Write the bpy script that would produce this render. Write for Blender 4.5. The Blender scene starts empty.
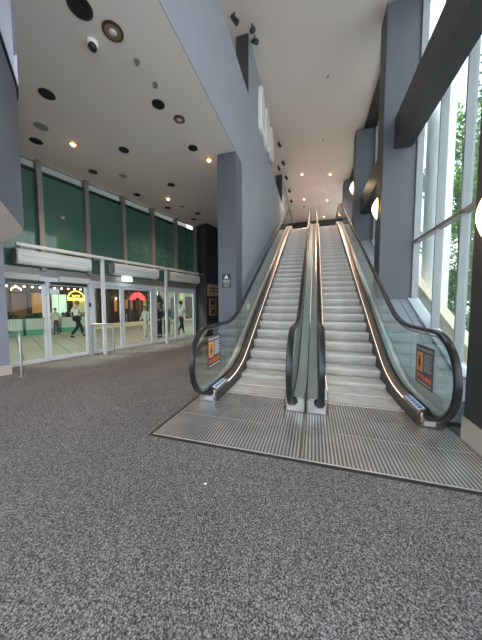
import bpy, bmesh, math, random
from mathutils import Vector, Matrix
random.seed(7)
col = bpy.context.scene.collection
PI = math.pi
K = math.tan(math.radians(30))

# ------------------------------------------------------------------ materials
def mat(name, color, rough=.5, metal=0, emit=None, estr=1, spec=.5, bump=0, bscale=40, var=0, vscale=3, coat=0):
    m = bpy.data.materials.new(name); m.use_nodes = True
    nt = m.node_tree; b = nt.nodes['Principled BSDF']
    b.inputs['Base Color'].default_value = (*color, 1)
    b.inputs['Roughness'].default_value = rough
    b.inputs['Metallic'].default_value = metal
    b.inputs['Specular IOR Level'].default_value = spec
    b.inputs['Coat Weight'].default_value = coat
    if emit:
        b.inputs['Emission Color'].default_value = (*emit, 1)
        b.inputs['Emission Strength'].default_value = estr
    if var or bump:
        tc = nt.nodes.new('ShaderNodeTexCoord')
    if var:
        n = nt.nodes.new('ShaderNodeTexNoise'); n.inputs['Scale'].default_value = vscale; n.inputs['Detail'].default_value = 4
        nt.links.new(tc.outputs['Object'], n.inputs['Vector'])
        r = nt.nodes.new('ShaderNodeValToRGB')
        r.color_ramp.elements[0].position = .3; r.color_ramp.elements[1].position = .7
        r.color_ramp.elements[0].color = (*[c*(1-var) for c in color], 1)
        r.color_ramp.elements[1].color = (*[min(1, c*(1+var)) for c in color], 1)
        nt.links.new(n.outputs['Fac'], r.inputs['Fac']); nt.links.new(r.outputs['Color'], b.inputs['Base Color'])
    if bump:
        n2 = nt.nodes.new('ShaderNodeTexNoise'); n2.inputs['Scale'].default_value = bscale
        nt.links.new(tc.outputs['Object'], n2.inputs['Vector'])
        bp = nt.nodes.new('ShaderNodeBump'); bp.inputs['Strength'].default_value = bump; bp.inputs['Distance'].default_value = .01
        nt.links.new(n2.outputs['Fac'], bp.inputs['Height']); nt.links.new(bp.outputs['Normal'], b.inputs['Normal'])
    return m

def glass(name, tint, refl=.08, top=.75):
    """thin architectural glass: tinted see-through plus a fresnel reflection"""
    m = bpy.data.materials.new(name); m.use_nodes = True
    nt = m.node_tree; nt.nodes.clear()
    out = nt.nodes.new('ShaderNodeOutputMaterial'); mix = nt.nodes.new('ShaderNodeMixShader')
    tr = nt.nodes.new('ShaderNodeBsdfTransparent'); tr.inputs['Color'].default_value = (*tint, 1)
    gl = nt.nodes.new('ShaderNodeBsdfGlossy'); gl.inputs['Roughness'].default_value = .02
    lw = nt.nodes.new('ShaderNodeLayerWeight'); lw.inputs['Blend'].default_value = .35
    mp = nt.nodes.new('ShaderNodeMapRange'); mp.inputs['To Min'].default_value = refl; mp.inputs['To Max'].default_value = top
    pw = nt.nodes.new('ShaderNodeMath'); pw.operation = 'POWER'; pw.inputs[1].default_value = 2.2
    nt.links.new(lw.outputs['Facing'], pw.inputs[0]); nt.links.new(pw.outputs[0], mp.inputs['Value'])
    nt.links.new(mp.outputs['Result'], mix.inputs['Fac'])
    nt.links.new(tr.outputs[0], mix.inputs[1]); nt.links.new(gl.outputs[0], mix.inputs[2])
    nt.links.new(mix.outputs[0], out.inputs['Surface'])
    return m

def stripes(name, c1, c2, pitch, axis='X', rough=.35, metal=.8, duty=.5, bumpd=.003, var=.12):
    m = bpy.data.materials.new(name); m.use_nodes = True
    nt = m.node_tree; b = nt.nodes['Principled BSDF']
    tc = nt.nodes.new('ShaderNodeTexCoord'); sx = nt.nodes.new('ShaderNodeSeparateXYZ')
    nt.links.new(tc.outputs['Object'], sx.inputs[0])
    mu = nt.nodes.new('ShaderNodeMath'); mu.operation = 'MULTIPLY'; mu.inputs[1].default_value = 1/pitch
    nt.links.new(sx.outputs[axis], mu.inputs[0])
    fr = nt.nodes.new('ShaderNodeMath'); fr.operation = 'FRACT'; nt.links.new(mu.outputs[0], fr.inputs[0])
    pp = nt.nodes.new('ShaderNodeMath'); pp.operation = 'PINGPONG'; pp.inputs[1].default_value = .5
    nt.links.new(fr.outputs[0], pp.inputs[0])
    r = nt.nodes.new('ShaderNodeValToRGB')
    r.color_ramp.elements[0].position = duty*.5-.06; r.color_ramp.elements[1].position = duty*.5+.06
    r.color_ramp.elements[0].color = (*c1, 1); r.color_ramp.elements[1].color = (*c2, 1)
    nt.links.new(pp.outputs[0], r.inputs['Fac'])
    n = nt.nodes.new('ShaderNodeTexNoise'); n.inputs['Scale'].default_value = 3; n.inputs['Detail'].default_value = 5
    nt.links.new(tc.outputs['Object'], n.inputs['Vector'])
    mr = nt.nodes.new('ShaderNodeMapRange'); mr.inputs['From Min'].default_value = .3; mr.inputs['From Max'].default_value = .7
    mr.inputs['To Min'].default_value = 1-var; mr.inputs['To Max'].default_value = 1+var
    nt.links.new(n.outputs['Fac'], mr.inputs['Value'])
    vm = nt.nodes.new('ShaderNodeVectorMath'); vm.operation = 'SCALE'
    nt.links.new(r.outputs['Color'], vm.inputs[0]); nt.links.new(mr.outputs['Result'], vm.inputs['Scale'])
    nt.links.new(vm.outputs[0], b.inputs['Base Color'])
    bp = nt.nodes.new('ShaderNodeBump'); bp.inputs['Strength'].default_value = .6; bp.inputs['Distance'].default_value = bumpd
    nt.links.new(r.outputs['Color'], bp.inputs['Height']); nt.links.new(bp.outputs['Normal'], b.inputs['Normal'])
    b.inputs['Roughness'].default_value = rough; b.inputs['Metallic'].default_value = metal
    return m

def carpet_mat():
    m = bpy.data.materials.new('speckled carpet'); m.use_nodes = True
    nt = m.node_tree; b = nt.nodes['Principled BSDF']; b.inputs['Roughness'].default_value = .95
    b.inputs['Specular IOR Level'].default_value = .12
    tc = nt.nodes.new('ShaderNodeTexCoord')
    n = nt.nodes.new('ShaderNodeTexNoise'); n.inputs['Scale'].default_value = 112; n.inputs['Detail'].default_value = 4; n.inputs['Roughness'].default_value = .8
    nt.links.new(tc.outputs['Object'], n.inputs['Vector'])
    r = nt.nodes.new('ShaderNodeValToRGB')
    e = r.color_ramp.elements
    e[0].position = .40; e[0].color = (.022, .02, .02, 1); e[1].position = .64; e[1].color = (.50, .47, .46, 1)
    x = e.new(.5); x.color = (.125, .116, .113, 1)
    nt.links.new(n.outputs['Fac'], r.inputs['Fac'])
    n2 = nt.nodes.new('ShaderNodeTexNoise'); n2.inputs['Scale'].default_value = .8; n2.inputs['Detail'].default_value = 5
    nt.links.new(tc.outputs['Object'], n2.inputs['Vector'])
    mr = nt.nodes.new('ShaderNodeMapRange'); mr.inputs['From Min'].default_value = .3; mr.inputs['From Max'].default_value = .7
    mr.inputs['To Min'].default_value = .88; mr.inputs['To Max'].default_value = 1.1
    nt.links.new(n2.outputs['Fac'], mr.inputs['Value'])
    vm = nt.nodes.new('ShaderNodeVectorMath'); vm.operation = 'SCALE'
    nt.links.new(r.outputs['Color'], vm.inputs[0]); nt.links.new(mr.outputs['Result'], vm.inputs['Scale'])
    nt.links.new(vm.outputs[0], b.inputs['Base Color'])
    bp = nt.nodes.new('ShaderNodeBump'); bp.inputs['Strength'].default_value = .5; bp.inputs['Distance'].default_value = .006
    nt.links.new(n.outputs['Fac'], bp.inputs['Height']); nt.links.new(bp.outputs['Normal'], b.inputs['Normal'])
    return m

def tile_mat():
    m = bpy.data.materials.new('court paving'); m.use_nodes = True
    nt = m.node_tree; b = nt.nodes['Principled BSDF']; b.inputs['Roughness'].default_value = .35
    tc = nt.nodes.new('ShaderNodeTexCoord'); mp = nt.nodes.new('ShaderNodeMapping'); mp.inputs['Rotation'].default_value = (0, 0, .5)
    nt.links.new(tc.outputs['Object'], mp.inputs['Vector'])
    br = nt.nodes.new('ShaderNodeTexBrick'); br.offset = 0; br.inputs['Scale'].default_value = 1
    br.inputs['Brick Width'].default_value = 1.9; br.inputs['Row Height'].default_value = .6; br.inputs['Mortar Size'].default_value = .018
    br.inputs['Color1'].default_value = (.56, .51, .42, 1); br.inputs['Color2'].default_value = (.47, .43, .36, 1); br.inputs['Mortar'].default_value = (.16, .14, .12, 1)
    nt.links.new(mp.outputs[0], br.inputs['Vector']); nt.links.new(br.outputs['Color'], b.inputs['Base Color'])
    return m

M = {}
M['wall'] = mat('blue grey wall paint', (.255, .27, .305), .55, bump=.05, bscale=60, var=.03, vscale=1.2)
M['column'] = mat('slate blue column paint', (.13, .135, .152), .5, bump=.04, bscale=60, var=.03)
M['charcoal'] = mat('dark charcoal brown', (.040, .036, .036), .45, bump=.04, bscale=60, var=.04)
M['pier'] = mat('shade darkened pier slate', (.085, .092, .112), .5, bump=.04, bscale=60, var=.03)  # column paint made darker, as the pier's face gets less light
M['darkwall'] = mat('dark corridor paint', (.035, .035, .04), .6, var=.1)
M['lilac'] = mat('lilac grey bulkhead paint', (.235, .24, .30), .55, bump=.03, var=.02)
M['ceiling'] = mat('warm off white ceiling paint', (.80, .735, .69), .7, bump=.03, bscale=30, var=.02, vscale=.7)
M['ceil_up'] = mat('upper ceiling paint', (.77, .695, .65), .7, bump=.03, bscale=30, var=.02, vscale=.7)
M['carpet'] = carpet_mat()
M['tile'] = tile_mat()
M['beige'] = mat('beige skirting', (.50, .43, .36), .5, var=.05)
M['alu'] = mat('pale aluminium frame', (.68, .70, .74), .4, .1, var=.03)
M['mull'] = mat('grey brown mullion metal', (.27, .25, .24), .4, .3, var=.05)
M['winframe'] = mat('light grey window frame', (.31, .335, .335), .45, .1, var=.03)
M['black'] = mat('black plastic', (.012, .012, .014), .35)
M['gasket'] = mat('black gasket', (.02, .02, .022), .5)
M['rubber'] = mat('black rubber handrail', (.013, .013, .014), .36, spec=.45, coat=.1)
M['steel'] = mat('brushed stainless steel', (.40, .39, .375), .38, .9, bump=.08, bscale=120, var=.06, vscale=6)
M['bronze'] = mat('brushed bronze steel deck', (.30, .262, .235), .34, 1, bump=.05, bscale=90, var=.08, vscale=4)
M['outdeck'] = mat('brushed steel outer deck', (.55, .58, .58), .33, .7, bump=.05, bscale=90, var=.08, vscale=4)
M['skirt'] = mat('dark steel skirt panel', (.06, .055, .05), .4, .3, var=.06)
M['clad'] = mat('grey painted cladding', (.30, .33, .36), .45, .1, var=.03)
M['ledge'] = mat('grey blue sloping ledge paint', (.30, .32, .36), .45, var=.03)
M['sill'] = mat('pale window sill', (.58, .63, .66), .4, var=.03)
M['tread'] = stripes('ribbed aluminium tread', (.34, .325, .31), (.80, .765, .73), .020, 'X', .42, .25, .42, .003, .2)
M['plate'] = stripes('ribbed floor plate', (.22, .212, .205), (.66, .645, .63), .038, 'X', .27, .6, .5, .004, .14)
M['combs'] = mat('bright comb strip', (.70, .68, .64), .35, .6, var=.05)
M['blackframe'] = mat('dark plate surround', (.035, .033, .033), .45, .3)
M['led'] = mat('warm skirt light strip', (.9, .8, .75), .4, emit=(1, .70, .58), estr=.95)
M['glass'] = glass('clear balustrade glass', (.86, .93, .91), .10)
M['winglass'] = glass('clear window glass', (.88, .93, .93), .05)
M['doorglass'] = glass('door glass', (.84, .91, .85), .025, .4)
M['green'] = mat('green back painted glass', (.065, .16, .13), .08, spec=.5, coat=.15)
M['white'] = mat('white powder coat', (.88, .87, .83), .4, var=.02)
M['offwhite'] = mat('off white panel', (.62, .61, .58), .45)
M['print_w'] = mat('pale print', (.72, .74, .76), .5)
M['print_dim'] = mat('grey print', (.40, .38, .38), .5)
M['postbg'] = mat('dark poster vinyl', (.085, .065, .06), .5)
M['orange'] = mat('orange print', (.78, .30, .06), .5)
M['red_orange'] = mat('red orange print', (.75, .17, .05), .5)
M['blue_p'] = mat('blue print', (.07, .22, .55), .5)
M['cyan_p'] = mat('turquoise print', (.25, .75, .75), .5)
M['yellow_p'] = mat('yellow print', (.8, .75, .35), .5)
M['red'] = mat('red button', (.6, .03, .03), .4)
M['letter'] = mat('faint glass lettering', (.14, .24, .20), .6)
M['ringbrass'] = mat('brass trim ring', (.30, .24, .17), .35, .7)
M['grill'] = mat('grey speaker grille', (.28, .27, .26), .6)
M['darkhole'] = mat('black downlight baffle', (.008, .008, .008), .6)
M['lamp'] = mat('lit warm lamp', (1, .6, .35), .4, emit=(1, .38, .12), estr=3)
M['lampcore'] = mat('lit lamp core', (1, .8, .6), .4, emit=(1, .6, .3), estr=9)
M['sconce'] = mat('glowing wall lamp glass', (1, .8, .55), .4, emit=(1, .66, .34), estr=1.2)
M['sconce_rim'] = mat('bronze lamp rim', (.10, .065, .045), .4, .6)
M['exit'] = mat('lit exit sign face', (.8, 1, .9), .4, emit=(.75, 1, .88), estr=1.3)
M['exitgreen'] = mat('green exit print', (.02, .35, .15), .4, emit=(.02, .5, .2), estr=.5)
M['skin'] = mat('skin', (.52, .33, .25), .55)
M['hair_d'] = mat('dark brown hair', (.035, .022, .016), .6)
M['hair_b'] = mat('light brown hair', (.25, .15, .08), .6)
M['shirt_w'] = mat('white shirt cotton', (.75, .74, .70), .8)
M['teal'] = mat('teal grey top cotton', (.16, .25, .25), .8)
M['trouser_k'] = mat('black trousers', (.02, .02, .025), .8)
M['jean'] = mat('dark blue jeans', (.045, .075, .11), .8)
M['navy'] = mat('dark navy cotton', (.02, .022, .03), .8)
M['cream'] = mat('cream cloth', (.62, .58, .50), .8)
M['wood'] = mat('dark brown shopfront wood', (.06, .026, .013), .5, var=.25, vscale=4)
M['wood_o'] = mat('orange brown panel', (.26, .105, .035), .5, var=.2, vscale=3)
M['brick'] = mat('brown shop wall', (.075, .035, .02), .7, var=.3, vscale=5)
M['creamwall'] = mat('cream plaster', (.46, .45, .37), .7, var=.05)
M['shoplight'] = mat('lit shop window', (.6, .75, .62), .4, emit=(.72, .88, .74), estr=.38)
M['yellowlit'] = mat('yellow lit sign', (1, .8, .1), .4, emit=(1, .72, .12), estr=1.6)
M['signdark'] = mat('dark sign board', (.06, .03, .015), .5)
M['redlit'] = mat('red lit arch', (1, .05, .05), .4, emit=(1, .03, .04), estr=1.6)
M['bulb'] = mat('glowing bulb', (1, .8, .6), .4, emit=(1, .72, .5), estr=6)
M['warmwin'] = mat('warm lit back bar', (.5, .25, .1), .5, emit=(1, .42, .15), estr=.10)
M['planter'] = stripes('white ribbed planter', (.50, .56, .50), (.66, .72, .66), .12, 'X', .5, 0, .3, .003, .03)
M['plantergreen'] = mat('green planter base', (.12, .42, .30), .5)
M['leafdark'] = mat('dark foliage', (.03, .07, .03), .6, var=.4, vscale=8)
M['leaf'] = mat('fresh green foliage', (.13, .27, .05), .55, var=.5, vscale=1.2)
M['leaf2'] = mat('blue green foliage', (.07, .17, .06), .55, var=.5, vscale=1.2)
M['bark'] = mat('grey bark', (.10, .08, .065), .9, var=.3)
M['sand'] = mat('yellow sandstone', (.85, .73, .52), .7, var=.08, vscale=3)
M['outcol'] = mat('white painted column', (.86, .90, .88), .5, var=.02)
M['asphalt'] = mat('pale concrete street', (.42, .41, .40), .9, var=.15, vscale=2)
M['carpaint'] = mat('silver car paint', (.38, .40, .42), .3, .6)
M['carglass'] = mat('dark car glass', (.02, .025, .03), .1)
M['poster_pink'] = mat('faded pink sign', (.42, .27, .22), .6)
M['poster_brown'] = mat('brown framed poster', (.36, .22, .14), .6, var=.2, vscale=8)
M['paper'] = mat('white paper', (.8, .82, .84), .7)
M['pinkedge'] = mat('pale pink letter edge', (.68, .58, .54), .6)
M['pvoid'] = mat('blue lit void paint', (.20, .235, .30), .6)

# ------------------------------------------------------------------ mesh helpers
def world_loc(o):
    v = Vector((0, 0, 0))
    while o is not None:
        v += o.location; o = o.parent
    return v

class MB:
    def __init__(self, mtx=None):
        self.v = []; self.f = []; self.m = mtx
    def add(self, vs, fs):
        n = len(self.v)
        self.v += [Vector(p) for p in vs]; self.f += [[i+n for i in f] for f in fs]
        return self
    def box(self, x0, x1, y0, y1, z0, z1):
        vs = [(x, y, z) for z in (z0, z1) for y in (y0, y1) for x in (x0, x1)]
        return self.add(vs, [(0,2,3,1),(4,5,7,6),(0,1,5,4),(2,6,7,3),(0,4,6,2),(1,3,7,5)])
    def prism(self, poly, a0, a1, axis='x'):
        """poly: list of 2d points extruded along axis"""
        def P(a, p):
            if axis == 'x': return (a, p[0], p[1])
            if axis == 'y': return (p[0], a, p[1])
            return (p[0], p[1], a)
        n = len(poly)
        vs = [P(a0, p) for p in poly]+[P(a1, p) for p in poly]
        fs = [list(range(n))[::-1], list(range(n, 2*n))]+[(i, (i+1) % n, n+(i+1) % n, n+i) for i in range(n)]
        return self.add(vs, fs)
    def sweep(self, sec, path):
        """sec: closed [(x,dz)], path [(y,z)], section kept vertical"""
        n = len(sec); vs = []
        for (y, z) in path: vs += [(x, y, z+dz) for x, dz in sec]
        fs = []
        for i in range(len(path)-1):
            for j in range(n):
                a = i*n+j; b = i*n+(j+1) % n
                fs.append((a, b, b+n, a+n))
        fs.append(list(range(n))[::-1]); fs.append([len(path)*n-n+i for i in range(n)])
        return self.add(vs, fs)
    def sweepn(self, sec, path):
        """sec: closed [(x,d)] with d along the path normal in the YZ plane"""
        n = len(sec); vs = []
        for i, (y, z) in enumerate(path):
            a = path[max(0, i-1)]; b = path[min(len(path)-1, i+1)]
            ty, tz = b[0]-a[0], b[1]-a[1]; l = math.hypot(ty, tz) or 1
            ny, nz = -tz/l, ty/l
            vs += [(x, y+d*ny, z+d*nz) for x, d in sec]
        fs = []
        for i in range(len(path)-1):
            for j in range(n):
                a = i*n+j; b = i*n+(j+1) % n
                fs.append((a, b, b+n, a+n))
        fs.append(list(range(n))[::-1]); fs.append([len(path)*n-n+i for i in range(n)])
        return self.add(vs, fs)
    def tube(self, pts, r, n=10, r2=None):
        pts = [Vector(p) for p in pts]; vs = []; prev = None
        for i, p in enumerate(pts):
            t = (pts[min(i+1, len(pts)-1)]-pts[max(i-1, 0)]).normalized()
            if prev is None:
                a = Vector((0, 0, 1)) if abs(t.z) < .9 else Vector((1, 0, 0))
                u = t.cross(a).normalized()
            else:
                u = (prev-t*prev.dot(t)).normalized()
            prev = u; w = t.cross(u)
            rr = r if r2 is None else r+(r2-r)*i/max(1, len(pts)-1)
            vs += [p+(u*math.cos(2*PI*k/n)+w*math.sin(2*PI*k/n))*rr for k in range(n)]
        fs = [(i*n+k, i*n+(k+1) % n, (i+1)*n+(k+1) % n, (i+1)*n+k) for i in range(len(pts)-1) for k in range(n)]
        fs += [list(range(n))[::-1], [(len(pts)-1)*n+k for k in range(n)]]
        return self.add(vs, fs)
    def lathe(self, prof, c, n=24, sx=1, sy=1):
        """prof [(r,z)] about vertical axis at c"""
        vs = []
        for r, z in prof:
            vs += [(c[0]+r*sx*math.cos(2*PI*k/n), c[1]+r*sy*math.sin(2*PI*k/n), c[2]+z) for k in range(n)]
        m = len(prof)
        fs = [(i*n+k, i*n+(k+1) % n, (i+1)*n+(k+1) % n, (i+1)*n+k) for i in range(m-1) for k in range(n)]
        fs += [list(range(n))[::-1], [(m-1)*n+k for k in range(n)]]
        return self.add(vs, fs)
    def ball(self, c, r, sx=1, sy=1, sz=1, n=12):
        prof = [(max(.0005, r*math.sin(PI*i/n)), -r*math.cos(PI*i/n)*sz) for i in range(n+1)]
        return self.lathe(prof, c, n+4, sx, sy)
    def leaves(self, c, rx, ry, rz, n, size, seed=0, fill=.55):
        R = random.Random(seed)
        for _ in range(n):
            th = R.uniform(0, 2*PI); u = R.uniform(-1, 1); q = fill+(1-fill)*R.random()
            s = math.sqrt(1-u*u)
            p = Vector((c[0]+rx*q*s*math.cos(th), c[1]+ry*q*s*math.sin(th), c[2]+rz*q*u))
            a = Vector((R.gauss(0, 1), R.gauss(0, 1), R.gauss(0, 1))).normalized()
            b = a.cross(Vector((R.gauss(0, 1), R.gauss(0, 1), R.gauss(0, 1)))).normalized()
            l = size*R.uniform(.6, 1.2)
            self.add([p-a*l, p+b*l*.42, p+a*l, p-b*l*.42], [(0, 1, 2, 3)])
        return self
    def build(self, name, m, parent=None, bevel=0, smooth=False, at=None):
        vs = [self.m @ p for p in self.v] if self.m is not None else self.v
        if parent is not None: org = world_loc(parent); loc = Vector((0, 0, 0))
        else:
            if at is None:
                xs = [p.x for p in vs]; ys = [p.y for p in vs]; zs = [p.z for p in vs]
                org = Vector(((min(xs)+max(xs))/2, (min(ys)+max(ys))/2, min(zs)))
            else: org = Vector(at)
            loc = org
        me = bpy.data.meshes.new(name)
        me.from_pydata([p-org for p in vs], [], self.f); me.update()
        bm = bmesh.new(); bm.from_mesh(me); bmesh.ops.recalc_face_normals(bm, faces=bm.faces)
        bm.to_mesh(me); bm.free()
        o = bpy.data.objects.new(name, me); col.objects.link(o); o.location = loc
        me.materials.append(m)
        if parent is not None: o.parent = parent
        if smooth:
            for p in me.polygons: p.use_smooth = True
        me.set_sharp_from_angle(angle=math.radians(38))
        if bevel:
            md = o.modifiers.new('bevel', 'BEVEL'); md.width = bevel; md.segments = 2; md.limit_method = 'ANGLE'
        return o

def tag(o, label=None, cat=None, group=None, kind=None):
    if label: o['label'] = label
    if cat: o['category'] = cat
    if group: o['group'] = group
    if kind: o['kind'] = kind
    return o
def empty(name, loc, label=None, cat=None, group=None, kind=None):
    o = bpy.data.objects.new(name, None); col.objects.link(o); o.location = loc; o.empty_display_size = .1
    return tag(o, label, cat, group, kind)
def bx(*a, mtx=None): return MB(mtx).box(*a)
def copy_tree(o, parent=None):
    c = o.copy(); col.objects.link(c)
    if parent is not None: c.parent = parent
    for ch in list(o.children): copy_tree(ch, c)
    return c
def text_mb(txt, size, mtx, depth=.004, offset=0, spacing=1, align='LEFT'):
    cu = bpy.data.curves.new('t', 'FONT'); cu.body = txt; cu.size = size; cu.extrude = depth/2; cu.offset = offset
    cu.space_character = spacing; cu.align_x = align; cu.resolution_u = 3
    o = bpy.data.objects.new('t', cu); col.objects.link(o)
    bpy.context.view_layer.update()
    me = bpy.data.meshes.new_from_object(o.evaluated_get(bpy.context.evaluated_depsgraph_get()))
    mb = MB()
    mb.add([mtx @ v.co for v in me.vertices], [list(p.vertices) for p in me.polygons])
    bpy.data.objects.remove(o); bpy.data.meshes.remove(me); bpy.data.curves.remove(cu)
    return mb
def frame_mtx(o, x, y):
    x = Vector(x).normalized(); y = Vector(y).normalized(); z = x.cross(y)
    m = Matrix((x, y, z)).transposed().to_4x4(); m.translation = Vector(o); return m

# ------------------------------------------------------------------ constants of the place
XW = -1.95; XC = 1.73; XG = 2.60; ZC1 = 5.5; ZC2 = 9.6; ZT = 6.7; YT = 16.6
A = Vector((-7.5, 4, 0)); ew = Vector((.2425, .9701, 0)); nw = Vector((-.9701, .2425, 0))
W = Matrix((ew, nw, Vector((0, 0, 1)))).transposed().to_4x4(); W.translation = A      # door wall frame

# ------------------------------------------------------------------ floor, ceilings, walls
fl = MB().add([(-1.6, -7, 0), (XG+.1, -7, 0), (XG+.1, 22, 0), (-3.0, 22, 0), (-7.5-.25*11, -7, 0)], [])
p0 = W @ Vector((-11.6, 0, 0)); p1 = W @ Vector((8.2, 0, 0))
fl = MB().prism([(p0.x, p0.y), (XG+.1, p0.y), (XG+.1, 22), (-3, 22), (p1.x, p1.y)], -.2, 0, 'z')
tag(fl.build('floor', M['carpet']), 'speckled grey carpet of the lobby', kind='structure')

# lower ceiling, its left edge cut back around the bulkhead
az = math.radians(-57.8)
def rad(D): return (D*math.sin(az), D*math.cos(az))
pe = W @ Vector((-.6, 0, 0)); pf = W @ Vector((8.2, .0, 0))
c1 = MB().prism([(XW-.012, -7), (XW-.012, 6.6), (-2.36, 6.6), (-2.36, 13.5), (pf.x, 13.5), (pf.x, pf.y), (pe.x, pe.y), rad(6.25), rad(3.6), (-3.0, -7)], ZC1, ZC1+.15, 'z')
tag(c1.build('ceiling', M['ceiling']), 'low off-white lobby ceiling dotted with recessed lamps', kind='structure')
c2 = MB().box(-3.3, 2.07, -7, 26, ZC2, ZC2+.15)
tag(c2.build('ceiling', M['ceil_up']), 'high off-white ceiling above the escalators', kind='structure')
# dark soffit strip between high ceiling and window wall
tag(bx(2.07, XG+.2, -7, 26, ZC2-.1, ZC2+.15).build('trim_1', M['charcoal']), kind='structure')

# left wall beside the escalators, with lower stretches where openings sit
wl = MB().prism([(-7, ZC1+.15), (6.6, ZC1+.15), (6.6, 0), (19.4, 0), (19.4, ZC2), (15.4, ZC2), (15.4, 7.85), (11.4, 7.85), (11.4, ZC2), (7.35, ZC2), (7.35, 7.85), (-7, 7.85)], -2.35, XW, 'x')
tag(bx(XW-.012, XW, -7, 6.6, ZC1-.002, ZC1+.15).build('trim_7', M['wall']), kind='structure')
tag(wl.build('wall_left', M['wall']), 'tall pale blue-grey wall along the left escalator', kind='structure')
tag(bx(-2.34, XW+.0-.01, 7.33, 7.349, 7.86, ZC2-.01).build('trim_2', M['charcoal']), kind='structure')
tag(bx(-2.34, XW-.01, 15.38, 15.399, 7.86, ZC2-.01).build('trim_3', M['charcoal']), kind='structure')
tag(bx(-3.3, -3.2, -7, 26, ZC1+.15, ZC2).build('wall_left_upper', M['ceil_up']), kind='structure')
tag(bx(-3.2, 2.8, 24.5, 24.7, ZT, ZC2).build('wall_back_upper', M['darkwall']), kind='structure')
tag(bx(-3.2, 2.07, 17.3, 26, ZT-.3, ZT).build('floor_upper', M['carpet']), 'upper landing floor', kind='structure')

# wall corner pier
pier = empty('column', (-2.2, 6.33, 0), 'slate blue square pier with a small black sign, end of the left wall', 'column')
bx(-2.45, XW+.002, 6.05, 6.6, 0, ZC1-.002).build('shaft', M['pier'], pier)
sg = empty('sign', (-2.2, 6.04, 2.04), 'small black notice with white arrow on the slate pier', 'sign')
X0, X1, Z0, Z1 = -2.34, -2.09, 2.06, 2.42
bx(X0, X1, 6.035, 6.049, Z0, Z1).build('plate', M['black'], sg)
a = MB(); cx = (X0+X1)/2
a.prism([(cx, Z1-.02), (cx+.055, Z1-.13), (cx+.02, Z1-.12), (cx, Z1-.085), (cx-.02, Z1-.12), (cx-.055, Z1-.13)], 6.03, 6.035, 'y')
a.build('arrow', M['print_w'], sg)
a = MB()
for i, (l, t) in enumerate(((.19, .012), (.17, .012), (.19, .010), (.15, .008), (.17, .008), (.12, .008))):
    z = Z1-.165-i*.032; a.box(cx-l/2, cx+l/2, 6.031, 6.035, z-t/2, z+t/2)
a.build('lettering', M['print_dim'], sg)

# dark corridor block behind the pier, with signs
K0 = Vector((-4.97, 10.73, 0)); K1 = Vector((-5.69, 11.08, 0)); K2 = Vector((-4.5, 12.4, 0))
dk = MB().prism([(K0.x, K0.y), (K2.x, K2.y), (K2.x-.6, K2.y+1), (-6.6, 12.6), (K1.x, K1.y)], 0, ZC1, 'z')
tag(dk.build('wall_corridor', M['darkwall']), 'dark corner block at the corridor mouth', kind='structure')
tag(MB().prism([(-4.6, 13.3), (XW-.4, 13.3), (XW-.4, 13.5), (-4.6, 13.5)], 0, ZC1, 'z').build('wall_corridor_end', M['darkwall']), kind='structure')
dk_e = (K2-K0).normalized(); dk_n = Vector((dk_e.y, -dk_e.x, 0))
D = Matrix((dk_e, dk_n, Vector((0, 0, 1)))).transposed().to_4x4(); D.translation = K0
s_ = empty('sign', D @ Vector((.7, .0, 2.0)), 'pinkish printed sign on the dark corridor wall, above framed pictures', 'sign')
bx(.08, 1.15, .002, .03, 2.05, 2.62, mtx=D).build('panel', M['poster_pink'], s_)
a = MB(D)
for i in range(2): 
    for j in range(4): a.box(.2+j*.24, .38+j*.24, .03, .036, 2.40-i*.17, 2.48-i*.17)
a.build('lettering', M['signdark'], s_)
for k, (z, nm) in enumerate(((1.52, 'brown framed picture on dark corridor wall, just under the pinkish sign'), (1.08, 'lower brown framed picture on the dark corridor wall'))):
    s_ = empty('framed_picture', D @ Vector((.45, 0, z)), nm, 'picture')
    bx(.2, .72, .002, .04, z, z+.4, mtx=D).build('frame', M['poster_brown'], s_)
    bx(.29, .63, .04, .045, z+.08, z+.32, mtx=D).build('print', M['signdark'], s_)

# bulkhead and small column at far left
C = Vector((-5.25, 3.3)); 
near = Vector((1.23, -1.06)).normalized(); far = Vector((-1.65, .5)).normalized()
pts = []
r = .28
a0 = C+near*r; a1 = C+far*r
for i in range(9):
    t = i/8; q = a0*(1-t)**2+C*2*t*(1-t)+a1*t*t; pts.append((q.x, q.y))
poly = [tuple(C+near*3.6)]+pts+[tuple(C+far*1.9), tuple(C+far*1.9+Vector((-1.6, -1.6))), tuple(C+near*3.6+Vector((-3.5, -2)))]
bk = empty('bulkhead', (-5.6, 2.6, 3.0), 'lilac-grey rounded bulkhead overhanging at upper left', 'bulkhead')
bm_ = MB().prism(poly, 3.02, ZC1-.05, 'z'); bm_.build('body', M['lilac'], bk)
cap = [(p[0]+.03*.6, p[1]+.03*.8) for p in poly]
MB().prism(cap, ZC1-.05, ZC1-.005, 'z').build('rim', M['gasket'], bk)
MB().prism([(p[0]-.01, p[1]-.01) for p in poly], 3.0, 3.02, 'z').build('soffit', M['ceil_up'], bk)
tag(MB().prism([tuple(C+near*3.6), (C.x-.03, C.y-.03), (C.x-1.9, C.y+.5), (C.x-2, C.y+.2), (C.x-.3, C.y-.25), tuple(C+near*3.6+Vector((-.3, -.3)))], ZC1+.06, 9.0, 'z').build('wall_void', M['pvoid']), kind='structure')
cb = empty('column', (-7.0, 3.6, 0), 'lilac-grey column at the far left edge, beside the first entrance doors', 'column')
MB(W).box(-1.4, -.05, -.78, .25, .22, 2.995).build('shaft', M['lilac'], cb)
MB(W).box(-1.42, -.03, -.80, .25, 0, .22).build('skirting', M['beige'], cb)

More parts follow.
